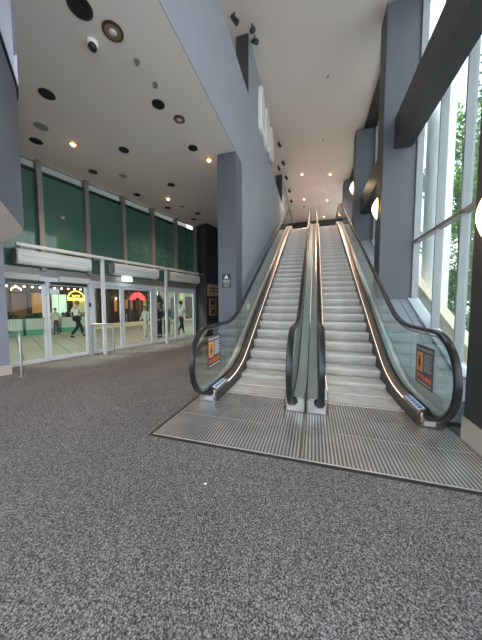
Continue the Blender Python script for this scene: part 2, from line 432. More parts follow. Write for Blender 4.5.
tag(MB().prism([(-3.31, -7), (-3.31, 4.2), (-9.5, 4.2), (-9.5, -7)], 7.4, 7.5, 'z').build('ceiling_void', M['pvoid']), kind='structure')
tag(bx(-12, 8.2, .02, .12, ZC1+.01, 9.7, mtx=W).build('wall_above_doors', M['pvoid']), kind='structure')
tag(MB().box(-9.5, -3.3, -7.1, -7, ZC1+.15, 7.4).build('wall_void_back', M['pvoid']), kind='structure')
tag(MB().box(-9.5, -9.4, -7, 3.2, 3.2, 7.4).build('wall_void_left', M['pvoid']), kind='structure')
# ------------------------------------------------------------------ door wall (local frame W: x along wall, -y into the room)
mull = [-.3, .93, 2.14, 3.39, 4.65, 5.92, 7.25]
dw = empty('wall_door_side', A, 'tall green glazed screen above the entrance doors', None, None, 'structure')
for x in mull: bx(x-.06, x+.06, -.17, .03, 2.55, ZC1-.02, mtx=W).build('mullion', M['mull'], dw, bevel=.006)
for i in range(6):
    x0, x1 = mull[i]+.06, mull[i+1]-.06
    bx(x0, x1, .0, .02, 2.62, 5.2, mtx=W).build('green_glass', M['green'], dw)
    bx(x0, x1, .0, .015, 5.27, ZC1-.02, mtx=W).build('clerestory_glass', M['winglass'], dw)
    bx(x0, x1, -.06, .02, 5.2, 5.27, mtx=W).build('rail', M['gasket'], dw)
bx(mull[0], mull[-1], -.06, .06, 2.40, 2.62, mtx=W).build('transom_bar', M['mull'], dw)
bx(7.25, 8.2, -.12, .1, 0, ZC1, mtx=W).build('end_panel', M['darkwall'], dw)
# text, reads from outside the glass
tx = MB()
for row, zz in (('FIRST', 4.68), ('CLASS', 4.16), ('STANDARD', 3.64), ('PREFE', 3.12)):
    for i, ch in enumerate(row):
        sp = .42 if len(row) > 5 else .41
        xx = 7.02-i*sp
        if any(abs(xx-.13-m_) < .1 for m_ in mull): pass
        mt = frame_mtx(W @ Vector((xx, -.004, zz)), -ew, (0, 0, 1))
        t_ = text_mb(ch, .52, mt, .004, -.012)
        tx.add(t_.v, t_.f)
o = tx.build('lettering', M['letter'], dw); o['label'] = 'faint mirrored letters on green glass'
# wall above and beyond clerestory outside: pale soffit
tag(bx(-1, 8, 1.2, 1.35, 4.6, 7.5, mtx=W).build('wall_outside', M['creamwall']), kind='structure')
# doors
leafs = {1: (.06, .99, 2.10), 2: (2.24, 3.29, 4.62), 3: (4.76, 5.95, 7.18)}
desc = {1: 'leftmost pair of aluminium glazed entrance doors', 2: 'middle pair of aluminium glazed entrance doors under the exit sign', 3: 'rightmost pair of aluminium glazed entrance doors near the dark corridor'}
for k, (x0, xm, x1) in leafs.items():
    d = empty(f'door_{k}', W @ Vector((xm, 0, 0)), desc[k], None, None, 'structure')
    f = MB(W).box(x0-.13, x0, -.05, .07, 0, 2.4).box(x1, x1+.0, -.05, .07, 0, 2.4).box(x1, x1+.06, -.05, .07, 0, 2.4).box(x0, x1, -.05, .07, 2.27, 2.4)
    f.build('door_frame', M['alu'], d, bevel=.004)
    for (a0_, a1_, hs) in ((x0, xm, -1), (xm, x1, 1)):
        a0_ += .006; a1_ -= .006; w_ = .075
        lf = MB(W).box(a0_, a0_+w_, -.025, .025, .012, 2.26).box(a1_-w_, a1_, -.025, .025, .012, 2.26).box(a0_+w_, a1_-w_, -.025, .025, .012, .11).box(a0_+w_, a1_-w_, -.025, .025, 2.17, 2.26).build('door_leaf', M['alu'], d, bevel=.003)
        bx(a0_+w_, a1_-w_, -.006, .006, .11, 2.17, mtx=W).build('glass_pane', M['doorglass'], lf)
        hx = a1_-w_/2 if hs < 0 else a0_+w_/2
        hx += hs*.07
        MB(W).tube([(hx-hs*.07, -.03, .85), (hx, -.07, .85), (hx, -.08, .88), (hx, -.08, 1.22), (hx, -.07, 1.25), (hx-hs*.07, -.03, 1.25)], .012, 8).build('handle', M['steel'], lf, smooth=True)
        if k == 1:
            bx(a0_+.1, a1_-.04, -.12, -.03, 2.19, 2.27, mtx=W).build('door_closer', M['black'], lf)
    if k == 1:
        bx(xm+.1, xm+.33, -.012, -.007, 1.93, 2.08, mtx=W).build('notice', M['paper'], d)
        bx(x0+.0, x0+.8, -.13, -.05, 2.28, 2.44, mtx=W).build('operator_cover', M['offwhite'], d, bevel=.01)
        bx(xm+.3, x1+.05, -.13, -.05, 2.28, 2.44, mtx=W).build('operator_cover', M['offwhite'], d, bevel=.01)
        bx(x1+.02, x1+.07, -.09, -.05, 1.55, 1.68, mtx=W).build('card_reader', M['black'], d)
# air curtains
acs = []
acl = ['white air curtain unit over the leftmost entrance doors', 'white air curtain unit over the middle entrance doors', 'white air curtain unit over the rightmost entrance doors']
for (x0, x1), lb in zip(((.28, 2.06), (2.78, 4.66), (5.22, 7.16)), acl):
    ac = empty('air_curtain', W @ Vector(((x0+x1)/2, -.3, 2.66)), lb, 'air curtain', 'air curtains over the entrance doors')
    pr_ = [(-.40, 2.72), (-.42, 2.80), (-.42, 2.92), (-.40, 3.0), (-.34, 3.03), (-.1, 3.03), (-.1, 2.66), (-.34, 2.66)]
    MB(W).prism(pr_, x0+.03, x1-.03, 'x').build('housing', M['white'], ac, bevel=.01)
    for xe in ((x0, x0+.03), (x1-.03, x1)):
        MB(W).prism([(y-.004*(1 if y < -.2 else 0), z) for y, z in pr_], *xe, 'x').build('end_cap', M['grill'] if xe[0] == x0 else M['white'], ac)
    MB(W).box(x0+.1, x1-.1, -.424, -.415, 2.85, 2.858).box(x0+.1, x1-.1, -.424, -.415, 2.80, 2.805).build('seam', M['grill'], ac)
    for xb in (x0+.3, x1-.3): bx(xb, xb+.06, -.12, -.06, 2.9, 3.0, mtx=W).build('bracket', M['grill'], ac)
# long support rail on posts
rl = empty('support_rail', W @ Vector((3.5, -.5, 0)), 'long pale grey steel rail on two posts before the doors', 'rail')
bx(.25, 6.95, -.56, -.46, 3.06, 3.14, mtx=W).build('rail_beam', M['alu'], rl, bevel=.01)
for x in (2.36, 4.96): bx(x-.05, x+.05, -.50, -.42, .0, 3.06, mtx=W).build('post', M['alu'], rl, bevel=.006)
for x in (.4, 2.36, 4.96, 6.8): bx(x-.03, x+.03, -.46, -.06, 3.07, 3.12, mtx=W).build('bracket', M['alu'], rl)
# low tubular guard rails
def guard(x, yo, yi, h, lb, dx=0):
    mtx_ = W @ Matrix.Translation((0, 0, 0))
    g = empty('guard_rail', W @ Vector((x, (yo+yi)/2, 0)), lb, 'guard rail', 'tubular guard rails at the entrance doors')
    pt = [(x, yo, .01), (x, yo, h-.13)]
    for i in range(1, 7):
        a_ = i/6*PI/2; pt.append((x, yo+.13-.13*math.cos(a_), h-.13+.13*math.sin(a_)))
    pt2 = [(x, yi-.05+.05*math.sin(i/5*PI/2), h-.05+.05*math.cos(i/5*PI/2)) for i in range(6)]
    al = pt+pt2+[(x, yi, .01)]
    al = [(x+dx*(q[1]-yo)/(yi-yo), q[1], q[2]) for q in al]
    MB(W).tube(al, .027, 12).build('tube', M['steel'], g, smooth=True)
    for y, xx in ((yo, x), (yi, x+dx)):
        MB(W).lathe([(.055, 0), (.055, .008), (.03, .012)], (xx, y, 0.001), 16).build('base_flange', M['steel'], g)
guard(.0, -1.27, -.12, .98, 'low curved steel guard rail beside the lilac column')
guard(2.44, -.80, -.19, 1.0, 'low curved steel guard rail between the left and middle doors', -.33)
# exit sign
ex = empty('exit_sign', W @ Vector((3.35, -.1, 2.55)), 'small lit white and green exit sign over the middle doors', 'exit sign')
bx(3.17, 3.55, -.27, -.22, 2.46, 2.62, mtx=W).build('housing', M['exit'], ex, bevel=.005)
a = text_mb('EXIT', .14, frame_mtx(W @ Vector((3.20, -.273, 2.49)), ew, (0, 0, 1)), .004); a.build('lettering', M['exitgreen'], ex)
bx(3.34, 3.38, -.22, -.04, 2.53, 2.56, mtx=W).build('bracket', M['grill'], ex)
# a small camera/light on dark corridor wall
o = MB().ball((-5.25, 10.82, 3.1), .07, 1.5, 1, .7).build('wall_lamp', M['ringbrass'], smooth=True); tag(o, 'tiny brass lamp on the dark corner block', 'lamp')

# ------------------------------------------------------------------ court outside the doors (local frame W)
tag(bx(-8, 30, .12, 14, -.12, -.01, mtx=W).build('ground_court', M['tile']), 'pale paved court outside the doors', kind='structure')
FO = 9.6
sh = empty('shopfront', W @ Vector((5, FO, 0)), 'brown shopfront with pale lit windows behind the planter, seen through the left doors', 'shopfront')
bx(0, 7.2, FO, FO+.3, 2.35, 5.2, mtx=W).build('fascia', M['brick'], sh)
bx(0, 7.2, FO+.2, FO+.3, 0, 2.35, mtx=W).build('wall', M['wood'], sh)
for x in (.9, 2.75, 3.75, 4.75, 5.8, 7.1): bx(x-.09, x+.09, FO-.02, FO+.2, 0, 2.6, mtx=W).build('post', M['wood'], sh)
for x0, x1, m_ in ((2.85, 3.65, 'wood_o'), (4.85, 5.25, 'shoplight'), (5.3, 5.71, 'shoplight'), (6.1, 6.9, 'yellow_p')):
    bx(x0, x1, FO+.12, FO+.19, .9, 2.3, mtx=W).build('window', M[m_], sh)
for x0, x1, m_ in ((1.05, 1.7, 'warmwin'), (1.75, 2.6, 'wood_o'), (3.85, 4.65, 'warmwin')):
    bx(x0, x1, FO+.12, FO+.19, 1.1, 3.0, mtx=W).build('back_bar', M[m_], sh)
sa = empty('arched_sign', W @ Vector((6.2, FO-.1, 2.4)), 'yellow glowing arched shop sign seen through the left doors', 'sign')
a = MB(W)
n = 14; pin = [(6.2+.44*math.cos(PI*i/n), 2.10+.42*math.sin(PI*i/n)) for i in range(n+1)]; pout = [(6.2+.5*math.cos(PI*i/n), 2.10+.48*math.sin(PI*i/n)) for i in range(n+1)]
a.prism(pout+pin[::-1], FO-.12, FO-.06, 'y'); a.build('arch', M['yellowlit'], sa)
MB(W).prism(pin, FO-.08, FO-.05, 'y').build('board', M['signdark'], sa)
bx(5.7, 6.7, FO-.12, FO-.06, 1.92, 2.1, mtx=W).build('band', M['yellowlit'], sa)
text_mb('NEW', .22, frame_mtx(W @ Vector((6.2, FO-.085, 2.15)), ew, (0, 0, 1)), .01, align='CENTER').build('lettering', M['yellowlit'], sa)
dp = empty('window_display', W @ Vector((1.9, FO-.2, 0)), 'cream and yellow flowery display beside the brown shopfront', 'display')
bx(1.75, 2.55, FO-.1, FO-.04, .9, 2.6, mtx=W).build('panel', M['creamwall'], dp)
MB(W).leaves((2.15, FO-.15, 1.5), .35, .05, .5, 130, .1, 9, .1).build('flowers', M['yellow_p'], dp)
MB(W).leaves((2.1, FO-.15, 2.3), .3, .05, .25, 60, .1, 11, .1).build('leaves', M['leafdark'], dp)
gl = MB(W); gl.tube([(3.15+.22*math.cos(PI*i/10), FO-.1, 2.45+.18*math.sin(PI*i/10)) for i in range(11)], .02, 6)
tag(gl.build('neon_arc', M['bulb']), 'small glowing orange arc above the brown shop panel', 'lamp')
# festoon bulbs
fs_ = empty('festoon_lights', W @ Vector((4.5, FO-.7, 2.9)), 'string of small warm bulbs across the shopfront', 'string lights')
MB(W).tube([(.2, FO-.7, 2.70), (7.1, FO-.7, 2.70)], .01, 6).build('cable', M['black'], fs_)
for i in range(18):
    MB(W).ball((.8+i*.36, FO-.7, 2.64), .05, n=6).build('bulb', M['bulb'], fs_, smooth=True)
tag(bx(-8, 24, 3.0, 14, 5.4, 5.6, mtx=W).build('court_shade_slab', M['ceil_up']), kind='structure')  # unseen slab added over the court to darken it and its shopfronts
# planters
for i, x in enumerate((1.4, 3.05, 4.7)):
    lb = ['white ribbed planter, leftmost of the planters outside', 'white ribbed planter in the middle of the row outside', 'white ribbed planter at the right end of the row outside'][i]
    p_ = empty('planter', W @ Vector((x+.8, 8.4, 0)), lb, 'planter', 'white planters before the shopfront')
    b_ = MB().box(-.75, .75, -.2, .2, .28, .88).build('box', M['planter'], None); b_.location = (0, 0, 0); b_.parent = p_; p_.rotation_euler.z = math.atan2(ew.y, ew.x)
    b_.location = (0, 0, .28)
    g_ = MB().box(-.76, .76, -.21, .21, 0, .28).build('base', M['plantergreen']); g_.parent = p_; g_.location = (0, 0, 0)
    l_ = MB().leaves((0, 0, 1.0), .75, .2, .16, 500, .07, i).build('foliage', M['leafdark']); l_.parent = p_; l_.location = (0, 0, .84)
# dark arcade seen through middle doors
ar = empty('shopfront', W @ Vector((10, FO, 0)), 'dark arcade shopfront with warm lights, seen through the middle doors', 'shopfront')
bx(7.3, 13.2, FO+.9, FO+1.1, 0, 5.2, mtx=W).build('wall', M['wood'], ar)
bx(7.3, 13.2, FO, FO+.25, 2.9, 5.2, mtx=W).build('fascia', M['brick'], ar)
for x in (7.6, 8.4, 9.3, 10.2, 11.1, 12.0, 12.9): bx(x-.08, x+.08, FO, FO+.16, 0, 2.9, mtx=W).build('post', M['skirt'], ar)
bx(7.3, 13.2, FO, FO+.12, 2.3, 2.42, mtx=W).build('transom', M['skirt'], ar)
for x0, x1, z0, z1, m_ in ((9.4, 10.1, 1.1, 2.2, 'warmwin'), (8.5, 8.9, 1.5, 2.0, 'yellow_p'), (10.4, 11.0, 1.3, 2.1, 'warmwin'), (11.3, 11.9, 1.2, 2.2, 'wood_o'), (12.1, 12.8, .8, 2.2, 'yellow_p'), (7.7, 8.2, 1.3, 1.9, 'wood_o')):
    bx(x0, x1, FO+.8, FO+.88, z0, z1, mtx=W).build('display', M[m_], ar)
for i in range(6): MB(W).ball((9.45+.13*i, FO+.6, 2.15+.12*((i*7) % 3)), .06, n=6).build('lamp', M['bulb'], ar)
ra = MB(W); n = 12; cxr = 10.9
pin = [(cxr+.28*math.cos(PI*i/n), 2.05+.2*math.sin(PI*i/n)) for i in range(n+1)]; pout = [(cxr+.72*math.cos(PI*i/n), 2.05+.62*math.sin(PI*i/n)) for i in range(n+1)]
ra.prism(pout+pin[::-1], FO-.1, FO-.02, 'y'); tag(ra.build('arched_sign', M['redlit']), 'glowing red arch seen through the middle doors', 'sign')
for i in range(2):
    tag(bx(6.9, 13.1, FO-1.1+i*.51, FO-.6+i*.5, 0, .13*(i+1), mtx=W).build('step', M['sand']), ['lower pale step before the dark arcade', 'upper pale step before the dark arcade'][i], 'step')
cw = empty('building', W @ Vector((17, FO, 0)), 'cream plastered building seen through the rightmost doors', 'building')
bx(13.3, 24, FO, FO+.3, 0, 6, mtx=W).build('wall', M['creamwall'], cw)
bx(14.6, 15.4, FO-.03, FO, .2, 2.3, mtx=W).build('window', M['carglass'], cw)
bx(16.6, 17.6, FO-.03, FO, .2, 2.5, mtx=W).build('window', M['signdark'], cw)
bx(15.7, 16.2, FO-.1, FO-.02, 2.2, 2.9, mtx=W).build('sign_box', M['yellow_p'], cw)
tag(bx(-8, 0, FO, FO+.3, 0, 5, mtx=W).build('wall_court', M['brick']), kind='structure')
tr = empty('potted_tree', W @ Vector((11.2, 7.6, 0)), 'bushy green potted tree outside the rightmost doors', 'tree')
MB(W).lathe([(.22, 0), (.3, .5), (.28, .5)], (11.2, 7.6, 0), 16).build('pot', M['skirt'], tr)
MB(W).tube([(11.2, 7.6, .5), (11.22, 7.6, 1.2)], .03).build('trunk', M['bark'], tr)
MB(W).leaves((11.2, 7.6, 1.75), .6, .6, .75, 1200, .1, 5).build('foliage', M['leafdark'], tr)

# ------------------------------------------------------------------ people
def skin_obj(name, verts, edges, radii, m, parent, sub=2):
    me = bpy.data.meshes.new(name); me.from_pydata(verts, edges, []); me.update()
    o = bpy.data.objects.new(name, me); col.objects.link(o); o.parent = parent; me.materials.append(m)
    md = o.modifiers.new('skin', 'SKIN'); md.use_smooth_shade = True
    for i, v in enumerate(me.skin_vertices[0].data):
        rr_ = radii[i]; v.radius = rr_ if isinstance(rr_, tuple) else (rr_, rr_); v.use_root = (i == 0)
    s = o.modifiers.new('sub', 'SUBSURF'); s.levels = sub; s.render_levels = sub
    return o
def person(loc, ang, label, J, shirt, trouser, hair, shoe, longhair=False, scale=1.07, short=False):
    """J: joint dict in local frame, +Y forward, x right"""
    p = empty('person', loc, label, 'person'); p.rotation_euler.z = ang; p.scale = (scale,)*3
    g = lambda k: J[k]
    names = ['pelvis', 'waist', 'chest', 'neck', 'headb', 'head', 'headt', 'shl', 'ell', 'wrl', 'hal', 'shr', 'elr', 'wrr', 'har', 'hpl', 'knl', 'anl', 'tol', 'hpr', 'knr', 'anr', 'tor']
    rad_ = dict(pelvis=(.13, .10), waist=(.11, .085), chest=(.14, .10), neck=.05, headb=(.06, .07), head=(.078, .095), headt=(.06, .075), shl=.055, ell=.038, wrl=.026, hal=.035, shr=.055, elr=.038, wrr=.026, har=.035, hpl=.085, knl=.055, anl=.036, tol=.035, hpr=.085, knr=.055, anr=.036, tor=.035)
    E_ = [('pelvis', 'waist'), ('waist', 'chest'), ('chest', 'neck'), ('neck', 'headb'), ('headb', 'head'), ('head', 'headt'), ('chest', 'shl'), ('shl', 'ell'), ('ell', 'wrl'), ('wrl', 'hal'), ('chest', 'shr'), ('shr', 'elr'), ('elr', 'wrr'), ('wrr', 'har'), ('pelvis', 'hpl'), ('hpl', 'knl'), ('knl', 'anl'), ('anl', 'tol'), ('pelvis', 'hpr'), ('hpr', 'knr'), ('knr', 'anr'), ('anr', 'tor')]
    vs = [J[k] for k in names]; rd = [rad_[k] for k in names]; ed = [(names.index(a), names.index(b)) for a, b in E_]
    # fingers: five short chains per hand, and a nose
    for s, h, w_ in (('l', 'hal', 'wrl'), ('r', 'har', 'wrr')):
        hv = Vector(J[h]); d_ = (hv-Vector(J[w_])).normalized(); sd = Vector((0, 1, 0)) if abs(d_.y) < .7 else Vector((1, 0, 0))
        for q in range(4):
            b0 = hv+d_*.02+sd*(.022*(q-1.5)); tip = b0+d_*(.075-.008*abs(q-1.4))
            vs += [tuple(b0), tuple(tip)]; rd += [.010, .008]; ed += [(names.index(h), len(vs)-2), (len(vs)-2, len(vs)-1)]
        b0 = hv-d_*.02+sd*.035; vs += [tuple(b0), tuple(b0+d_*.04+sd*.02)]; rd += [.011, .009]; ed += [(names.index(h), len(vs)-2), (len(vs)-2, len(vs)-1)]
    hd = Vector(J['head']); vs += [tuple(hd+Vector((0, .105, -.01)))]; rd += [.012]; ed += [(names.index('head'), len(vs)-1)]
    skin_obj('body', vs, ed, rd, M['skin'], p)
    S = ['pelvis', 'waist', 'chest', 'shl', 'ellm', 'shr', 'elrm', 'nk']
    half = lambda a, b, t: tuple(Vector(J[a]).lerp(Vector(J[b]), t))
    tt = .65 if short else 1.55
    def arm(sh, el, wr):
        return half(sh, el, .7) if short else half(el, wr, .8)
    v2 = [J['waist'], J['pelvis'], J['chest'], half('chest', 'neck', .5), J['shl'], J['shr'], half('shl', 'ell', .75), half('shr', 'elr', .75)]
    r2 = [(.155, .115), (.165, .125), (.165, .125), .075, .078, .078, .062, .062]
    e2 = [(0, 1), (0, 2), (2, 3), (2, 4), (2, 5), (4, 6), (5, 7)]
    if not short:
        v2 += [J['ell'], J['elr'], half('ell', 'wrl', .85), half('elr', 'wrr', .85)]; r2 += [.055, .055, .04, .04]; e2 += [(6, 8), (7, 9), (8, 10), (9, 11)]
    skin_obj('shirt', v2, e2, r2, M[shirt], p)
    tb = half('pelvis', 'waist', .3)
    v3 = [J['pelvis'], tb, J['hpl'], J['knl'], half('knl', 'anl', .92), J['hpr'], J['knr'], half('knr', 'anr', .92)]
    skin_obj('trousers', v3, [(0, 1), (0, 2), (2, 3), (3, 4), (0, 5), (5, 6), (6, 7)], [(.15, .115), (.14, .105), .105, .078, .06, .105, .078, .06], M[trouser], p)
    for a, t in (('anl', 'tol'), ('anr', 'tor')):
        A_ = Vector(J[a]); T_ = Vector(J[t]); skin_obj('shoe', [tuple(A_+Vector((0, -.04, -.035))), tuple((A_+T_)/2+Vector((0, 0, -.02))), tuple(T_+Vector((0, .03, 0)))], [(0, 1), (1, 2)], [.052, .048, .038], M[shoe], p, 1)
    H = Vector(J['head'])
    hb = MB().ball((H.x, H.y-.02, H.z+.035), .108, .86, 1.0, 1.0, 12)
    hb.v = [v if not (v.y > H.y+.045 and v.z < H.z+.06) else Vector((v.x, H.y+.02, v.z)) for v in hb.v]
    if longhair: hb.ball((H.x, H.y-.065, H.z-.10), .085, 1.0, .6, 1.6, 10)
    ho = hb.build('hair', M[hair], None, smooth=True); c_ = ho.location.copy(); ho.parent = p; ho.location = c_
    return p
def walk(st=.28, arm=.2, lift=0):
    return dict(pelvis=(0, 0, .93), waist=(0, 0, 1.08), chest=(0, .01, 1.32), neck=(0, .02, 1.46), headb=(0, .03, 1.53), head=(0, .045, 1.61), headt=(0, .035, 1.70),
        shl=(-.18, .0, 1.38), ell=(-.23, -arm*.6, 1.12), wrl=(-.22, -arm*.5+.1, .90), hal=(-.22, -arm*.4+.14, .84),
        shr=(.18, .0, 1.38), elr=(.23, arm*.3, 1.12), wrr=(.21, arm+.1, .94), har=(.20, arm+.15, .89),
        hpl=(-.09, 0, .88), knl=(-.09, st*.6+.03, .50), anl=(-.09, st, .085), tol=(-.10, st+.14, .04),
        hpr=(.09, 0, .88), knr=(.09, -st*.3+.05, .49), anr=(.09, -st-.05, .12), tor=(.10, -st+.07, .045))
def stand():
    d = walk(.02, .04); d['knr'] = (.09, .02, .48); d['anr'] = (.09, -.02, .085); d['tor'] = (.1, .12, .04); return d
wa = math.atan2(ew.y, ew.x)
person(W @ Vector((7.95, 1.7, -.01)), wa+PI/2+.15-PI, 'man in a white short-sleeved shirt and black trousers striding past the right doors', walk(.34, .2), 'shirt_w', 'trouser_k', 'hair_d', 'black', short=True)
person(W @ Vector((6.72, 1.5, -.01)), wa+PI-.2, 'person in teal-grey top and dark jeans standing outside the right doors', stand(), 'teal', 'jean', 'hair_b', 'white', longhair=True, scale=1.0)
person(W @ Vector((6.15, 1.35, -.01)), wa+.3, 'person in dark navy clothes half hidden by the post at the right doors', stand(), 'navy', 'navy', 'hair_b', 'black', longhair=True, scale=1.0)
person(W @ Vector((5.75, 1.9, -.01)), wa+PI/2, 'person in cream clothes half hidden by the frame right of the middle doors', walk(.1, .1), 'cream', 'cream', 'hair_b', 'white', scale=.92, longhair=True)
mn = person(W @ Vector((4.2, 5.2, -.01)), wa+PI/2-PI+.2, 'man in a white shirt and dark shorts walking outside the left doors', walk(.34, .25), 'shirt_w', 'trouser_k', 'hair_b', 'black', short=True)
bg = MB(W).ball((4.05, 4.9, .95), .17, 1.3, .5, 1, 8).build('shoulder_bag', M['black'], smooth=True); tag(bg, 'black bag carried by the man outside the left doors', 'bag')
person(W @ Vector((4.2, 7.6, -.01)), wa+PI, 'small distant person in cream and brown by the white planters', stand(), 'cream', 'wood', 'hair_b', 'black', scale=.85, short=True)

# ------------------------------------------------------------------ lower ceiling fittings
def ring(kind, x, y, z, r, lb, grp=None):
    if kind == 'dark':
        o = empty('recessed_downlight', (x, y, z), lb, 'downlight', grp)
        MB().lathe([(r*.86, -.012), (r, -.010), (r, 0), (r*.86, 0)], (x, y, z), 24).build('trim_ring', M['black'], o)
        MB().lathe([(r*.80, -.014), (r*.3, -.013)], (x, y, z), 24).build('baffle', M['darkhole'], o)
    elif kind == 'lit':
        o = empty('recessed_downlight', (x, y, z), lb, 'downlight', grp)
        MB().lathe([(r, -.010), (r, 0), (r*.7, 0), (r*.7, -.012)], (x, y, z), 24).build('trim_ring', M['ringbrass'], o)
        MB().lathe([(r*.68, -.016), (r*.3, -.03)], (x, y, z), 20).build('reflector', M['lamp'], o)
        MB().ball((x, y, z-.03), r*.35, n=6).build('bulb', M['lampcore'], o, smooth=True)
    elif kind == 'brass':
        o = empty('recessed_downlight', (x, y, z), lb, 'downlight', grp)
        MB().lathe([(r, -.012), (r, 0), (r*.8, 0), (r*.8, -.016)], (x, y, z), 24).build('trim_ring', M['signdark'], o)
        MB().lathe([(r*.78, -.017), (r*.45, -.019)], (x, y, z), 24).build('reflector', M['ringbrass'], o)
        MB().ball((x, y, z-.012), r*.4, 1, 1, .5, 8).build('bulb', M['offwhite'], o, smooth=True)
    elif kind == 'grey':
        o = empty('ceiling_speaker', (x, y, z), lb, 'speaker', grp)
        MB().lathe([(r, -.010), (r, 0), (r*.9, 0), (r*.9, -.012)], (x, y, z), 24).build('trim_ring', M['offwhite'], o)
        MB().lathe([(r*.88, -.013), (r*.1, -.015)], (x, y, z), 24).build('grille', M['grill'], o)
    elif kind == 'tiny':
        o = empty('sprinkler', (x, y, z-.05), lb, 'sprinkler', grp)
        MB().lathe([(.045, .003), (.045, -.008), (.03, -.012), (.012, -.015), (.012, -.045), (.03, -.048), (.03, -.052)], (x, y, z), 12).build('head', M['steel'], o)
    return o
Z = ZC1
ring('dark', -2.99, 2.65, Z, .15, 'large black recessed downlight nearest the camera at the top of the low ceiling')
ring('brass', -2.80, 3.00, Z, .14, 'large round dark-ringed glass ceiling lamp beside the dome camera')
cm = empty('dome_camera', (-3.20, 3.03, Z-.1), 'white dome security camera with black lens on the low ceiling', 'camera')
MB().lathe([(.075, 0), (.075, -.05), (.065, -.07)], (-3.2, 3.03, Z), 20).build('base', M['white'], cm, smooth=False)
MB().ball((-3.185, 3.01, Z-.09), .06, n=10).build('dome', M['black'], cm, smooth=True)
ring('tiny', -2.77, 3.45, Z, .04, 'small sprinkler just behind the large ringed ceiling lamp')
ring('tiny', -2.74, 3.88, Z, .04, 'small sprinkler just before the black downlight near the blue wall')
ring('dark', -4.78, 3.47, Z, .13, 'black recessed downlight over the bulkhead side, nearest the upper left')
ring('dark', -2.95, 4.26, Z, .12, 'black recessed downlight in front of the brass downlight near the blue wall')
ring('brass', -2.76, 4.71, Z, .115, 'unlit brass-ringed downlight near the edge by the blue wall')
ring('grey', -5.74, 4.01, Z, .14, 'round grey ceiling speaker near the bulkhead')
ring('dark', -6.37, 4.32, Z, .13, 'black recessed downlight just above the first green pane')
ring('lit', -5.63, 4.65, Z, .10, 'glowing orange downlight nearest the green glazing')
ring('dark', -4.62, 5.19, Z, .12, 'black recessed downlight in the middle of the low ceiling')
ring('dark', -2.93, 5.63, Z, .12, 'black recessed downlight beside the lit one at the pier')
ring('lit', -2.75, 6.19, Z, .10, 'glowing orange downlight next to the slate pier')
ring('dark', -6.23, 5.74, Z, .12, 'black recessed downlight above the second green pane')
ring('grey', -5.56, 6.17, Z, .12, 'round grey ceiling speaker in the middle of the low ceiling')
ring('dark', -6.03, 7.33, Z, .12, 'black recessed downlight above the third green pane')
ring('dark', -4.48, 7.07, Z, .12, 'black recessed downlight just in front of the farthest lit one')
ring('lit', -5.16, 7.93, Z, .10, 'glowing orange downlight farthest back, over the middle of the lobby')
ring('dark', -5.66, 8.65, Z, .12, 'black recessed downlight just past the farthest lit downlight')
ring('grey', -5.04, 8.69, Z, .12, 'round grey ceiling speaker farthest back toward the dark corridor')
ring('dark', -4.78, 9.54, Z, .12, 'black recessed downlight before the dark corridor block')
ring('dark', -5.27, 10.11, Z, .12, 'black recessed downlight farthest back by the dark block')
# upper ceiling fittings
Z = ZC2
for x, y, lb in ((.36, 9.45, 'tiny sprinkler nearest on the high ceiling'), (.32, 12.8, 'tiny sprinkler halfway up the high ceiling'), (.3, 15.4, 'tiny sprinkler between the front pair of lit high downlights')):
    ring('tiny', x, y, Z, .04, lb)
ups = [(-.80, 15.7, 'left lit downlight of the front pair on the high ceiling'), (.85, 16.2, 'right lit downlight of the front pair on the high ceiling'), (-.81, 19.3, 'left lit downlight of the second pair on the high ceiling'), (.87, 20.0, 'right lit downlight of the second pair on the high ceiling'), (2.0, 23.2, 'lit downlight at the far right end of the high ceiling'), (.79, 23.6, 'lit downlight farthest back over the upper landing')]
for x, y, lb in ups: ring('lit', x, y, Z, .11, lb)
ring('dark', -.85, 20.8, Z, .11, 'black recessed downlight behind the second lit pair')
# spotlights along the left edge of the high ceiling
def spot(x, y, z, lb, tilt):
    s = empty('spotlight', (x, y, z), lb, 'spotlight')
    MB().tube([(x, y, z), (x, y, z-.12)], .018, 8).build('stem', M['black'], s)
    c_ = Vector((x, y, z-.18)); d_ = Vector(tilt).normalized()
    MB().tube([c_-d_*.11, c_+d_*.03, c_+d_*.12], .055, 14, .075).build('can', M['black'], s)
    return s
sp = [(-1.80, 7.45, (.8, -.5, -.8)), (-1.80, 7.15, (.5, -.8, -.7)), (-2.2, 6.75, (.7, .2, -.8)), (-1.72, 12.3, (.7, 0, -1)), (-1.72, 13.9, (.7, 0, -1)), (-1.72, 15.5, (.7, 0, -1)), (-1.72, 17.3, (.7, 0, -1)), (-1.72, 19.0, (.7, 0, -1)), (-2.02, 14.3, (.3, 0, -1))]
sl = ['black spotlight of the near cluster, closest to the recess', 'black spotlight of the near cluster, hanging lowest', 'black spotlight inside the recess over the left wall', 'black spotlight right beside the white lozenge signs', 'second black spotlight past the white lozenge signs', 'third black spotlight past the white lozenge signs', 'fourth black spotlight past the white signs, by the dark opening', 'farthest black spotlight along the high left edge', 'small black spotlight over the far wall opening']
for (x, y, t), lb in zip(sp, sl): spot(x, y, ZC2, lb, t)
